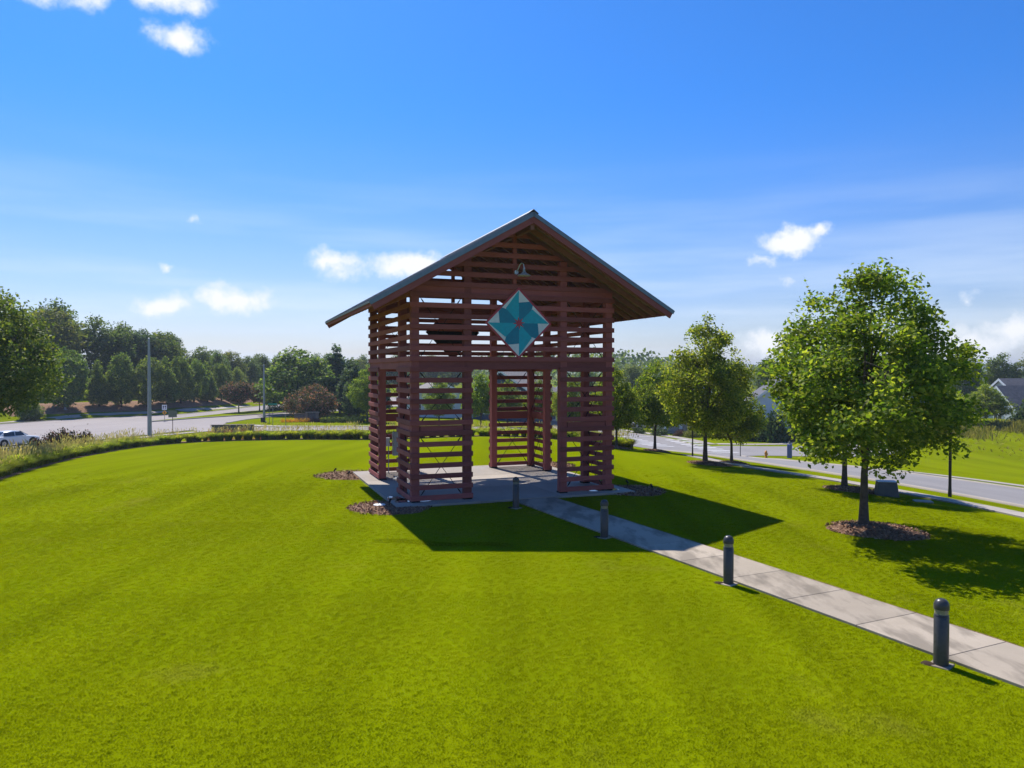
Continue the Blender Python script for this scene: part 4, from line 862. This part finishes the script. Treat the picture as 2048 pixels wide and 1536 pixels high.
def meadow():
    rg = np.random.RandomState(6); N = 14000; x = rg.uniform(54, 88, N); y = 96+(x-56)*.17+rg.normal(size=N)*3.2+2.2*np.sin(x*.55); w = .02+.02*rg.rand(N); h = rg.uniform(.25, .95, N)*(.75+.35*np.sin(x*.9+1)+.2*np.sin(x*2.3)); a = rg.rand(N)*6.28
    nb_ = 3500; x = np.r_[x, rg.uniform(34, 90, nb_)]; y = np.r_[y, rg.uniform(62, 97, nb_)]; w = np.r_[w, .02+.03*rg.rand(nb_)]; h = np.r_[h, rg.uniform(.05, .18, nb_)*(1+.8*(np.sin(x[-nb_:]*.4)*np.sin(y[-nb_:]*.5) > .3))]; a = rg.rand(N+nb_)*6.28; k = (x > 50-(y-62)*.05); x, y, w, h, a = x[k], y[k], w[k], h[k], a[k]; N = len(x)
    z = zt(x, y); dx = np.cos(a); dy = np.sin(a); l = rg.normal(size=(N, 2))*.18
    v = np.stack([np.stack([x-dx*w*2, y-dy*w*2, z], 1), np.stack([x+dx*w*2, y+dy*w*2, z], 1), np.stack([x+l[:, 0]+dx*w, y+l[:, 1]+dy*w, z+h], 1), np.stack([x+l[:, 0]-dx*w, y+l[:, 1]-dy*w, z+h], 1)], 1).reshape(-1, 3)
    tag(obj('meadow_grass', mesh_np('meadow_grass', v, np.arange(4*N).reshape(N, 4)), 'tallg'), 'tall straw-green rough grass at the top of the meadow below the white house', 'grass', None, 'stuff')
meadow()

# ------------------------------------------------------------------ street furniture
def light_pole(x, y, h, r, label):
    t = thing('lamp_pole', label, 'lamp pole', (x, y, Z(x, y)))
    smooth_by_angle(obj('pole', MB().lathe([(r*1.25, -.1), (r*1.15, .3), (r, h*.35), (r*.72, h*.75), (r*.55, h)], 14), 'pole', t)); obj('base_plate', MB().box((0, 0, .06), (r*3.4, r*3.4, .14)).mesh('base_plate', bev=.02), 'pole', t)
    obj('hand_hole', MB().box((r*.95, 0, .8), (.05, .14, .3)), 'pole', t); obj('pole_cap', MB().lathe([(r*.6, h), (r*.5, h+.06), (.02, h+.1)], 12), 'pole', t); return t
light_pole(-40.1, 82.4, 10.7, .20, 'tall grey concrete lamp pole rising behind the fountain grass')
light_pole(-72.3, 120.6, 8.4, .15, 'grey lamp pole at the end of the evergreen row across the wide road')
p3 = light_pole(-35.8, 107.6, 8.2, .16, 'grey lamp pole on the grass corner beside the median crape myrtles'); obj('control_box', MB().box((-.1, -.2, .35), (.55, .45, .7)).mesh('control_box', bev=.03), 'black', p3)
def post_lamp(x, y, h, label, r=.06):
    t = thing('street_lamp', label, 'street lamp', (x, y, Z(x, y)))
    smooth_by_angle(obj('post', MB().lathe([(r*1.25, -.05), (r*1.25, .2), (r*1.1, .3), (r*1.0, .5), (r*.92, h-.55), (r*1.5, h-.5), (r*1.5, h-.45)], 14), 'black', t)); smooth_by_angle(obj('lantern', MB().lathe([(r*1.3, h-.45), (.15, h-.15), (.17, h-.1)], 12), 'lens', t)); smooth_by_angle(obj('lantern_cap', MB().lathe([(.19, h-.1), (.16, h), (.05, h+.1), (.01, h+.2)], 12), 'black', t)); return t
post_lamp(18.05, 30.65, 4.3, 'black lamp post on the street verge, its lantern hidden in the widest maple', .058)
post_lamp(11.5, 47.4, 3.25, 'slim black lamp post standing by the street between two maples', .045)
def sign_post(x, y, h, label, cat, mat='pole', name='road_sign', yaw=0., r=.035):
    t = thing(name, label, cat, (x, y, Z(x, y)), yaw); obj('post', MB().tube([(0, 0, -.1), (0, 0, h)], r, 8), mat, t); return t
def plate(t, name, poly, z, mat, y=-.045, d=.012): return obj(name, MB().prism([(p[0], p[1]+z) for p in poly], (1, 0, 0), (0, 0, 1), (0, 1, 0), (0, y, 0), d), mat, t)
def rect(w, h): return [(-w/2, -h/2), (w/2, -h/2), (w/2, h/2), (-w/2, h/2)]
s1 = sign_post(-51.5, 110.4, 2.45, 'white lane sign over an orange-yellow diamond on the median nose', 'road sign', yaw=.43)
pl = plate(s1, 'lane_plate', rect(.66, .76), 2.08, 'white')
for dx in (-.15, .13): plate(s1, 'arrow_mark', [(dx-.05, -.24), (dx+.01, -.24), (dx+.05, .05), (dx+.13, .05), (dx+.02, .28), (dx-.11, .14), (dx-.03, .06)], 2.08, 'black', -.053, .007)
plate(s1, 'diamond_plate', [(0, -.36), (.36, 0), (0, .36), (-.36, 0)], 1.30, 'yellow'); plate(s1, 'diamond_mark', rect(.1, .3), 1.30, 'black', -.053, .007)
s2 = sign_post(-39.0, 85.6, 2.6, 'plain grey back of a rectangular sign on a brown post beside the tall lamp pole', 'road sign', 'brown', yaw=.43); plate(s2, 'sign_plate', rect(.9, .78), 2.25, 'signback', -.06)
s3 = sign_post(21.6, 70.4, 2.15, 'red octagonal stop sign on a thin dark post at the street corner', 'stop sign', 'black', 'stop_sign', -.25)
def octo(r): return [(r*math.cos(math.pi/8+i*math.pi/4), r*math.sin(math.pi/8+i*math.pi/4)) for i in range(8)]
plate(s3, 'white_border', octo(.40), 1.78, 'white', -.05); plate(s3, 'red_face', octo(.365), 1.78, 'red', -.056, .008)
def letters(t, text, w, z, mat, y):
    cu = bpy.data.curves.new('lettering', 'FONT'); cu.body = text; cu.size = 1; cu.align_x = 'CENTER'; cu.align_y = 'CENTER'; cu.extrude = .01
    o = bpy.data.objects.new('lettering', cu); COL.objects.link(o); bpy.context.view_layer.update()
    me = bpy.data.meshes.new_from_object(o.evaluated_get(bpy.context.evaluated_depsgraph_get())); bpy.data.objects.remove(o)
    xs = [v.co.x for v in me.vertices]; s = w/(max(xs)-min(xs)); return obj('lettering', me, mat, t, (0, y, z), rot=(math.pi/2, 0, 0), scale=s)
letters(s3, 'STOP', .60, 1.78, 'white', -.06)
s4 = sign_post(-31.6, 98.4, 3.0, 'green street-name blade on a post in front of the pink crape myrtle', 'street sign', 'signback', 'street_name_sign', .25); plate(s4, 'name_blade', rect(1.1, .22), 2.9, 'green', -.05, .02)
sign_post(-29.8, 98.1, 1.6, 'short thin metal post beside the street-name sign', 'post', 'signback', 'metal_post'); sign_post(-34.2, 105, 2.3, 'thin grey sign post on the grass corner beside the lamp pole', 'post', 'signback', 'metal_post')
# hydrant
hy = thing('fire_hydrant', 'yellow fire hydrant on the pavement corner by the stop sign', 'hydrant', (24.1, 70.6, Z(24.1, 70.6)+.03), .5)
smooth_by_angle(obj('barrel', MB().lathe([(.16, 0), (.16, .05), (.105, .07), (.105, .45), (.13, .46), (.13, .50)], 16), 'hyd', hy)); smooth_by_angle(obj('bonnet', MB().lathe([(.125, .50), (.11, .58), (.06, .64), (.03, .65), (.03, .70), (.005, .71)], 16), 'hyd', hy))
for s in (-1, 1): obj('hose_cap', MB().tube([(s*.08, 0, .36), (s*.19, 0, .36)], .055, 10), 'hyd', hy)
obj('pumper_cap', MB().tube([(0, -.08, .34), (0, -.2, .34)], .075, 10), 'hyd', hy)
pd = thing('utility_pedestal', 'tall slim blue-sided utility pedestal with a pale finial, across the street', 'pedestal', (27.0, 72.4, Z(27., 72.4)), .7)
obj('body', MB().box((0, 0, .68), (.36, .36, 1.4)).mesh('body', bev=.03), 'blue', pd); obj('front_panel', MB().box((.19, 0, .68), (.03, .30, 1.3)), 'black', pd); smooth_by_angle(obj('finial', MB().lathe([(.13, 1.36), (.11, 1.5), (.06, 1.62), (.02, 1.68)], 10), 'lens', pd))
ub = thing('utility_box', 'low dark trapezoid utility box on the lawn beside the near pavement', 'utility box', (14.5, 28.8, Z(14.5, 28.8)), -.25)
mb = MB(); w0, w1, d0, d1, h = .80, .66, .70, .5, .55
mb.add([(-w0/2, -d0/2, -.05), (w0/2, -d0/2, -.05), (w0/2, d0/2, -.05), (-w0/2, d0/2, -.05), (-w1/2, -d1/2, h), (w1/2, -d1/2, h), (w1/2, d1/2, h), (-w1/2, d1/2, h)], [(0, 3, 2, 1), (4, 5, 6, 7), (0, 1, 5, 4), (1, 2, 6, 5), (2, 3, 7, 6), (3, 0, 4, 7)])
obj('housing', mb.mesh('housing', bev=.025), 'transf', ub); obj('lid', MB().box((0, 0, h+.012), (w1+.03, d1+.03, .03)).mesh('lid', bev=.01), 'boxgrey', ub)
tag(obj('access_cover', MB().box((0, 0, .02), (.62, .42, .07)).mesh('access_cover', bev=.012), 'walkc', None, (15.2, 27.5, Z(15.2, 27.5)), -.25), 'flat rectangular concrete access cover in the grass beside the utility box', 'cover')
# low stone wall and the entrance sign
lw = thing('stone_wall', 'long low dark stone wall at the edge of the entrance road', 'wall', (-32.3, 86.2, Z(-32.3, 86.2)), .12)
rr = random.Random(2)
for row in range(3):
    x = -2.35
    while x < 2.3:
        L_ = min(rr.uniform(.35, .62), 2.35-x); obj('stone', MB().box((x+L_/2, rr.uniform(-.02, .02), .14+row*.27), (L_-.02, .42, .255)).mesh('stone', bev=.02), 'stone', lw); x += L_
obj('coping', MB().box((0, 0, .86), (4.85, .5, .09)).mesh('coping', bev=.015), 'brick', lw)
es = thing('entrance_sign', 'stone neighbourhood entrance sign with a capped pier behind yellow flowers', 'sign', (-29.9, 108.7, Z(-29.9, 108.7)), .1)
for x, w in ((-.05, .35), (1.45, .4)): obj('pier', MB().box((x, 0, .65), (w, .5, 1.3)).mesh('pier', bev=.02), 'brick', es)
obj('cap', MB().box((.7, 0, 1.36), (2.1, .65, .12)).mesh('cap', bev=.02), 'walkc', es); obj('sign_panel', MB().box((-1.0, .02, .55), (1.6, .35, 1.1)).mesh('sign_panel', bev=.02), 'stone', es); obj('dark_panel', MB().box((.7, .02, .6), (1.05, .3, 1.2)), 'stone', es)
obj('panel_cap', MB().box((-1.0, .02, 1.14), (1.75, .5, .08)).mesh('panel_cap', bev=.01), 'brick', es)

# ------------------------------------------------------------------ vehicles
def wheel(t, x, y, r, w=.22):
    o = smooth_by_angle(obj('wheel', MB().tube([(0, -w/2, 0), (0, -w*.35, 0), (0, w*.35, 0), (0, w/2, 0)], [r*.88, r, r, r*.88], 20), 'tyre', t, (x, y, r)))
    s = 1 if y > 0 else -1
    obj('rim', MB().tube([(0, s*w*.44, 0), (0, s*(w/2+.012), 0)], [r*.66, r*.60], 14), 'rim', o)
    obj('hub', MB().tube([(0, s*(w/2), 0), (0, s*(w/2+.03), 0)], [r*.16, r*.12], 8), 'tyre', o)
def loft(sections):
    """closed body through cross-sections [(x, [(y,z)...])]"""
    mb = MB(); n = len(sections[0][1]); v = []
    for x, pr in sections: v += [(x, y, z) for y, z in pr]
    f = []
    for i in range(len(sections)-1):
        for k in range(n): f.append((i*n+k, i*n+(k+1) % n, (i+1)*n+(k+1) % n, (i+1)*n+k))
    f += [tuple(range(n))[::-1], tuple(range((len(sections)-1)*n, len(sections)*n))]; return mb.add(v, f)
def sec(hw, zb, zt_, sh=.0):
    zm = zb+(zt_-zb)*.55
    return [(-hw*.92, zb), (-hw, zb+.12), (-hw, zm), (-hw+.03+sh*.5, zt_-.05), (-hw+.12+sh, zt_), (hw-.12-sh, zt_), (hw-.03-sh*.5, zt_-.05), (hw, zm), (hw, zb+.12), (hw*.92, zb)]
def roof_sec(hb, ht, zb, zt_): return [(-hb, zb), (-(hb*.4+ht*.6), zb+(zt_-zb)*.6), (-ht, zt_-.04), (-ht+.1, zt_), (ht-.1, zt_), (ht, zt_-.04), ((hb*.4+ht*.6), zb+(zt_-zb)*.6), (hb, zb)]
car = thing('parked_car', 'white sedan on the wide road behind the reddish shrubs', 'car', (-47.3, 70.4, Z(-47.3, 70.4)+.035), 1.22)
smooth_by_angle(obj('body', loft([(2.30, sec(.62, .42, .66)), (2.22, sec(.78, .30, .74)), (1.7, sec(.89, .22, .84)), (.9, sec(.91, .20, .95)), (-.9, sec(.91, .20, .97)), (-1.8, sec(.90, .24, 1.00)), (-2.25, sec(.82, .34, .96)), (-2.36, sec(.70, .45, .86))]), 'carw', car), 35)
smooth_by_angle(obj('cabin', loft([(1.12, roof_sec(.80, .70, .90, .95)), (.35, roof_sec(.82, .60, .90, 1.40)), (-.3, roof_sec(.82, .61, .90, 1.46)), (-1.1, roof_sec(.82, .60, .92, 1.40)), (-1.85, roof_sec(.80, .66, .95, 1.02))]), 'carw', car), 40)
for s in (-1, 1):
    for a, b_, nm in ((.78, -.22, 'side_window'), (-.30, -1.35, 'side_window')):
        za, zb_ = (1.0, 1.36) if nm else (1, 1)
        q = [(a, s*.805, .985), (b_, s*.815, .995), (b_*.98+.05, s*.675, 1.37 if b_ > -1 else 1.30), (min(a, .34), s*.672, 1.36)]
        obj(nm, MB().add(q+[(p[0], p[1]+s*.02, p[2]+.004) for p in q], [(0, 1, 2, 3), (4, 5, 6, 7), (0, 1, 5, 4), (1, 2, 6, 5), (2, 3, 7, 6), (3, 0, 4, 7)]), 'glass', car)
    for x in (1.42, -1.38): wheel(car, x, s*.80, .33); obj('wheel_arch', MB().tube([(x, s*.70, .34), (x, s*.914, .34)], .40, 18), 'tyre', car)
    obj('headlight', MB().box((2.12, s*.62, .66), (.22, .34, .12)).mesh('headlight', bev=.03), 'headl', car); obj('mirror', MB().box((.62, s*.98, 1.0), (.12, .2, .13)).mesh('mirror', bev=.03), 'carw', car); obj('tail_lamp', MB().box((-2.28, s*.62, .82), (.12, .36, .14)).mesh('tail_lamp', bev=.02), 'tail', car)
for nm, q in (('windscreen', [(1.06, .72, .97), (1.06, -.72, .97), (.40, -.56, 1.385), (.40, .56, 1.385)]), ('rear_window', [(-1.78, .68, 1.04), (-1.78, -.68, 1.04), (-1.15, -.55, 1.385), (-1.15, .55, 1.385)])):
    s = 1 if nm == 'windscreen' else -1; obj(nm, MB().add(q+[(p[0]+.02*s, p[1], p[2]+.02) for p in q], [(0, 1, 2, 3), (4, 5, 6, 7), (0, 1, 5, 4), (1, 2, 6, 5), (2, 3, 7, 6), (3, 0, 4, 7)]), 'glass', car)
tk = thing('pickup_truck', 'silver-grey pickup truck parked in a driveway behind the young maples', 'pickup', (20.9, 114.2, Z(20.9, 114.2)+.02), .22)
smooth_by_angle(obj('body', loft([(-2.75, sec(.93, .55, 1.22)), (-2.65, sec(.97, .45, 1.25)), (0, sec(.98, .42, 1.25)), (1.7, sec(.98, .42, 1.22)), (2.5, sec(.95, .45, 1.15)), (2.75, sec(.85, .5, 1.0))]), 'carg', tk), 35)
smooth_by_angle(obj('cabin', loft([(1.55, roof_sec(.9, .78, 1.18, 1.24)), (.8, roof_sec(.9, .72, 1.2, 1.86)), (-.6, roof_sec(.9, .72, 1.2, 1.88)), (-.75, roof_sec(.9, .76, 1.2, 1.75))]), 'carg', tk), 40)
obj('bed_cover', MB().box((-1.75, 0, 1.27), (1.9, 1.7, .06)).mesh('bed_cover', bev=.02), 'white', tk)
for s in (-1, 1):
    obj('side_window', MB().add([(1.1, s*.85, 1.32), (-.62, s*.86, 1.32), (-.58, s*.765, 1.74), (.78, s*.755, 1.76), (1.1, s*.87, 1.325), (-.62, s*.88, 1.325), (-.58, s*.785, 1.745), (.78, s*.775, 1.765)], [(0, 1, 2, 3), (4, 5, 6, 7), (0, 1, 5, 4), (1, 2, 6, 5), (2, 3, 7, 6), (3, 0, 4, 7)]), 'glass', tk)
    for x in (1.75, -1.75): wheel(tk, x, s*.88, .40, .26); obj('wheel_arch', MB().tube([(x, s*.75, .42), (x, s*.985, .42)], .49, 18), 'tyre', tk)
    obj('tail_lamp', MB().box((-2.74, s*.84, 1.0), (.08, .16, .36)), 'tail', tk)
obj('bumper', MB().box((-2.82, 0, .55), (.2, 1.9, .2)).mesh('bumper', bev=.03), 'rim', tk)

# ------------------------------------------------------------------ houses
def house(name, label, x, y, rz, W, L, eave, apex, wall, roof, ov=.4, z=None):
    """gable ends face local -y/+y; ridge runs along local y"""
    t = thing(name, label, 'house', (x, y, Z(x, y) if z is None else z), rz)
    obj('wall', MB().prism([(-W/2, -.4), (W/2, -.4), (W/2, eave), (0, apex), (-W/2, eave)], (1, 0, 0), (0, 0, 1), (0, 1, 0), (0, 0, 0), L), wall, t); add_roof(t, W, L, eave, apex, roof, ov); return t
def add_roof(t, W, L, eave, apex, roof, ov=.4, off=(0, 0)):
    sl = (apex-eave)/(W/2); hw = W/2+ov; ze = eave-sl*ov
    for s in (-1, 1):
        r = obj('roof', MB().prism([(0, apex+.02), (s*hw, ze+.02), (s*hw, ze+.22), (0, apex+.25)], (1, 0, 0), (0, 0, 1), (0, 1, 0), (off[0], off[1]-ov, 0), L+2*ov), roof, t)
        for yy in (-ov-.06, L+ov): obj('rake_board', MB().prism([(0, apex-.12), (s*hw, ze-.12), (s*hw, ze+.2), (0, apex+.23)], (1, 0, 0), (0, 0, 1), (0, 1, 0), (off[0], off[1]+yy, 0), .055), 'white', r)
        obj('gutter', MB().box((off[0]+s*(hw+.05), off[1]+L/2, ze+.05), (.1, L+2*ov, .13)), 'white', r)
def win(t, x, z, w, h, y=-.03, face='y', trim='white'):
    rot = 0 if face == 'y' else math.pi/2
    f = obj('window', MB().box((0, 0, 0), (w+.2, .08, h+.2)), trim, t, (x, y, z) if face == 'y' else (y, x, z), rot)
    obj('pane', MB().box((0, 0, 0), (w, .10, h)), 'glass', f); obj('glazing_bar', MB().box((0, 0, 0), (.05, .13, h)), trim, f); obj('glazing_bar', MB().box((0, 0, 0), (w, .125, .05)), trim, f); return f
h1 = house('white_house', 'tall white gabled house behind the dark shrubs and the stop sign', 38.0, 100.2, -.25, 11.0, 13, 5.0, 8.9, 'siding', 'shing')
for x in (-3, 3): win(h1, x, 1.6, 1.0, 1.5)
win(h1, 0, 5.6, .9, 1.2); obj('door', MB().box((0, -.05, 1.0), (1.1, .1, 2.1)), 'navy', h1)
# white house with two gables
h2 = thing('gabled_white_house', 'white clapboard house with two gables and a long dark shingle roof beyond the meadow', 'house', (78.0, 119, -5.0), .22)
def gable_part(x0, y0, W, L, e, a):
    # ridge along local +x, gable end looks to local -x
    obj('wall', MB().prism([(-W/2, -.5), (W/2, -.5), (W/2, e), (0, a), (-W/2, e)], (0, 1, 0), (0, 0, 1), (1, 0, 0), (x0, y0, 0), L), 'siding', h2)
    sl = (a-e)/(W/2); ov = .45; hw = W/2+ov; ze = e-sl*ov
    for s in (-1, 1):
        r = obj('roof', MB().prism([(0, a+.02), (s*hw, ze+.02), (s*hw, ze+.24), (0, a+.27)], (0, 1, 0), (0, 0, 1), (1, 0, 0), (x0-ov, y0, 0), L+2*ov), 'shing', h2)
        obj('rake_board', MB().prism([(0, a-.14), (s*hw, ze-.14), (s*hw, ze+.22), (0, a+.25)], (0, 1, 0), (0, 0, 1), (1, 0, 0), (x0-ov-.06, y0, 0), .055), 'white', r)
    for k in range(int((e+.5)/.3)): obj('clapboard', MB().box((x0-.012, y0, -.3+k*.3), (.03, W-.02, .27)), 'siding', h2)
gable_part(1.6, 1.5, 10.5, 22, 3.9, 8.0); gable_part(-1.6, -1.2, 6.4, 6.0, 3.6, 6.9)
win(h2, -1.2, 5.2, .55, .8, -1.66, 'x'); win(h2, -1.2, 1.8, 1.4, 1.5, -1.66, 'x'); win(h2, 4.3, 2, 1.1, 1.5, 1.54, 'x')
h3 = house('grey_roofed_house', 'low house with a grey roof half hidden between the widest maple and the white gables', 68.8, 126, .35, 9, 12, 2.7, 5.4, 'siding', 'shingb'); win(h3, 0, 1.4, 1.4, 1.3)
h4 = house('porch_house', 'pale house with a columned porch and a flag behind the tall young maple', 27.5, 110.5, -.1, 12.5, 11, 3.4, 7.2, 'beige', 'shingb')
for x in (-5.0, -2.7, -.4, 1.9, 4.4):
    c_ = obj('porch_column', MB().box((x, -2.2, 1.5), (.42, .42, 3.0)).mesh('porch_column', bev=.02), 'white', h4); obj('column_base', MB().box((x, -2.2, .35), (.62, .62, .7)).mesh('column_base', bev=.02), 'brick', c_)
pr = obj('porch_roof', MB().prism([(-2.7, 2.95), (.1, 3.5), (.1, 3.7), (-2.7, 3.15)], (0, 1, 0), (0, 0, 1), (1, 0, 0), (-5.8, 0, 0), 11.2), 'shingb', h4); obj('porch_floor', MB().box((-.2, -1.25, .12), (11, 2.5, .3)), 'walkc', h4)
for x in (-3.5, 3.4): win(h4, x, 1.7, 1.5, 1.6)
obj('door', MB().box((.2, -.05, 1.25), (1.1, .1, 2.1)), 'qred', h4)
fg = thing('flag', 'red, white and blue striped flag hanging from a porch column', 'flag', (26.6, 107.9, Z(27.5, 110.5)+2.2), -.1)
obj('staff', MB().tube([(-.1, .3, -.1), (-.5, -.7, .75)], .02, 6), 'pole', fg)
for i in range(7): obj('flag_stripe', MB().prism([(0, -i*.11), (.55, -i*.11-.1), (1.05, -i*.11-.04), (1.05, -i*.11-.15), (.55, -i*.11-.21), (0, -i*.11-.11)], (.8, .2, -.35), (0, 0, 1), (0, 1, 0), (-.5, -.66, .72), .012), 'flag_r' if i % 2 == 0 else 'white', fg)
obj('flag_canton', MB().prism([(0, .01), (.42, -.07), (.42, -.5), (0, -.44)], (.8, .2, -.35), (0, 0, 1), (0, 1, 0), (-.5, -.672, .72), .034), 'flag_b', fg)
h5 = house('navy_house', 'navy blue house with a pale grey gable roof seen through the pavilion doorway', -1.6, 119, -.35, 10, 13, 4.6, 7.8, 'navy', 'shingb', .7)
for x in (-2.6, 2.6): win(h5, x, 1.9, 1.1, 1.6); win(h5, x, 4.2, 1.0, 1.2)
h6 = house('pale_house', 'pale house with a taupe roof seen through the front left slats of the pavilion', -11.5, 122, .25, 12, 12, 2.9, 5.6, 'siding', 'shingb')
for x in (-4, 0, 4): win(h6, x, 1.5, 1.2, 1.4)
h7 = house('distant_house', 'small grey roofed house far behind the right doorway of the pavilion', 10.5, 132, .1, 10, 12, 3.2, 6.2, 'siding', 'shing'); win(h7, -2, 1.6, 1.2, 1.4); win(h7, 2, 1.6, 1.2, 1.4)

# ------------------------------------------------------------------ lawn blades near the viewer
def lawn_blades():
    rg = np.random.RandomState(1); V = []; F = []
    nb = 16
    for i in range(nb):
        a = rg.rand()*6.28; r = rg.rand()**.5*.062; h = rg.uniform(.012, .027); ln = rg.normal(size=2)*.02; w = rg.uniform(.0022, .0038); b = rg.rand()*6.28
        x, y = r*math.cos(a), r*math.sin(a); o = len(V)
        V += [(x-w*math.cos(b), y-w*math.sin(b), -.01), (x+w*math.cos(b), y+w*math.sin(b), -.01), (x+ln[0]*.45+w*.8*math.cos(b), y+ln[1]*.45+w*.8*math.sin(b), h*.6), (x+ln[0], y+ln[1], h)]
        F += [(o, o+1, o+2, o+3)]
    tuft = bpy.data.objects.new('grass_tuft', mesh_np('grass_tuft', V, np.array(F))); tuft.data.materials.append(M['blade'])
    X_, Y_ = [], []
    for y0, y1, st in ((5.5, 10, .075), (10, 15, .088), (15, 22, .115), (22, 30, .16), (30, 38, .22)):
        gx, gy = np.meshgrid(np.arange(-.88*y1, .88*y1, st), np.arange(y0, y1, st)); gx = gx.ravel()+rg.uniform(-.6, .6, gx.size)*st; gy = gy.ravel()+rg.uniform(-.6, .6, gy.size)*st
        k = np.abs(gx) < .88*gy; X_.append(gx[k]); Y_.append(gy[k])
    x, y = np.concatenate(X_), np.concatenate(Y_); k = rg.rand(len(x)) > sstep(26, 38, y); x, y = x[k], y[k]
    c = x*PN[0]+y*PN[1]; onpath = (c > C0+.055*rg.rand(len(x))) & (c < C1+.06*rg.rand(len(x))) & (y < 27.5)
    a, b = w2loc(x, y); onslab = (a > ga[0]-.02) & (a < ga[-1]+.02) & (b > gb[0]-.02) & (b < gb[-1]+.02)
    bad = onpath | onslab
    for bx, by, r in beds+[(10.35, 21.1, 1.3), (13.75, 30, 1.1), (10.4, 39.2, 1.15)]: bad |= np.hypot(x-bx, y-by) < r*.97
    for (bx, by), _ in bp: bad |= (np.abs(x-bx) < .19) & (np.abs(y-by) < .19)
    bad |= (x > 14.0+(35-y)*.18)
    x, y = x[~bad], y[~bad]
    # a ragged line of longer turf where a trench was backfilled
    t = rg.rand(500); lx = -3.6+t*3.5; ly = 19.6-t*.55+.12*np.sin(t*9)+rg.normal(size=500)*.035
    n0 = len(x); x = np.r_[x, lx]; y = np.r_[y, ly]
    sc = rg.uniform(.75, 1.35, len(x))*(1+.35*sstep(14, 30, y)); sc[n0:] *= 1.7
    me = bpy.data.meshes.new('lawn_grass'); me.vertices.add(len(x)); me.vertices.foreach_set('co', np.stack([x, y, zt(x, y)], 1).astype(np.float32).ravel())
    at = me.attributes.new('sc', 'FLOAT', 'POINT'); at.data.foreach_set('value', sc.astype(np.float32))
    at = me.attributes.new('rz', 'FLOAT', 'POINT'); at.data.foreach_set('value', (rg.rand(len(x))*6.28).astype(np.float32)); me.update()
    o = bpy.data.objects.new('lawn_grass', me); COL.objects.link(o); tag(o, 'short mown green grass blades covering the lawn', 'grass', None, 'stuff')
    ng = bpy.data.node_groups.new('scatter_blades', 'GeometryNodeTree'); ng.interface.new_socket('Geometry', in_out='INPUT', socket_type='NodeSocketGeometry'); ng.interface.new_socket('Geometry', in_out='OUTPUT', socket_type='NodeSocketGeometry')
    nd = ng.nodes; gi = nd.new('NodeGroupInput'); go = nd.new('NodeGroupOutput'); ip = nd.new('GeometryNodeInstanceOnPoints'); oi = nd.new('GeometryNodeObjectInfo'); oi.inputs['Object'].default_value = tuft; oi.inputs['As Instance'].default_value = True
    a1 = nd.new('GeometryNodeInputNamedAttribute'); a1.data_type = 'FLOAT'; a1.inputs[0].default_value = 'sc'; a2 = nd.new('GeometryNodeInputNamedAttribute'); a2.data_type = 'FLOAT'; a2.inputs[0].default_value = 'rz'
    cx = nd.new('ShaderNodeCombineXYZ'); mp = nd.new('GeometryNodeMeshToPoints')
    lk = ng.links.new; lk(gi.outputs[0], mp.inputs[0]); lk(mp.outputs[0], ip.inputs['Points']); lk(oi.outputs['Geometry'], ip.inputs['Instance']); lk(a1.outputs[0], ip.inputs['Scale']); lk(a2.outputs[0], cx.inputs[2]); lk(cx.outputs[0], ip.inputs['Rotation']); lk(ip.outputs[0], go.inputs[0])
    md_ = o.modifiers.new('scatter', 'NODES'); md_.node_group = ng
    print('tufts', len(x))
lawn_blades()
scene.render.engine = 'CYCLES'

# ------------------------------------------------------------------ summer haze: one box of thin even air round the whole place
def haze():
    m = bpy.data.materials.new('haze'); m.use_nodes = True; nt = m.node_tree; nt.nodes.clear(); o = nt.nodes.new('ShaderNodeOutputMaterial'); v = nt.nodes.new('ShaderNodeVolumePrincipled')
    v.inputs['Color'].default_value = (.72, .84, 1, 1); v.inputs['Density'].default_value = .00028; v.inputs['Anisotropy'].default_value = .2; nt.links.new(v.outputs[0], o.inputs['Volume'])
    lo = float(min(gv[:, 2]))-1.0
    tag(obj('haze', MB().box((0, 2150, (lo+34)/2), (7600, 5400, 34-lo)), m), 'thin bluish summer haze over the whole place', 'haze', None, 'stuff')
haze()
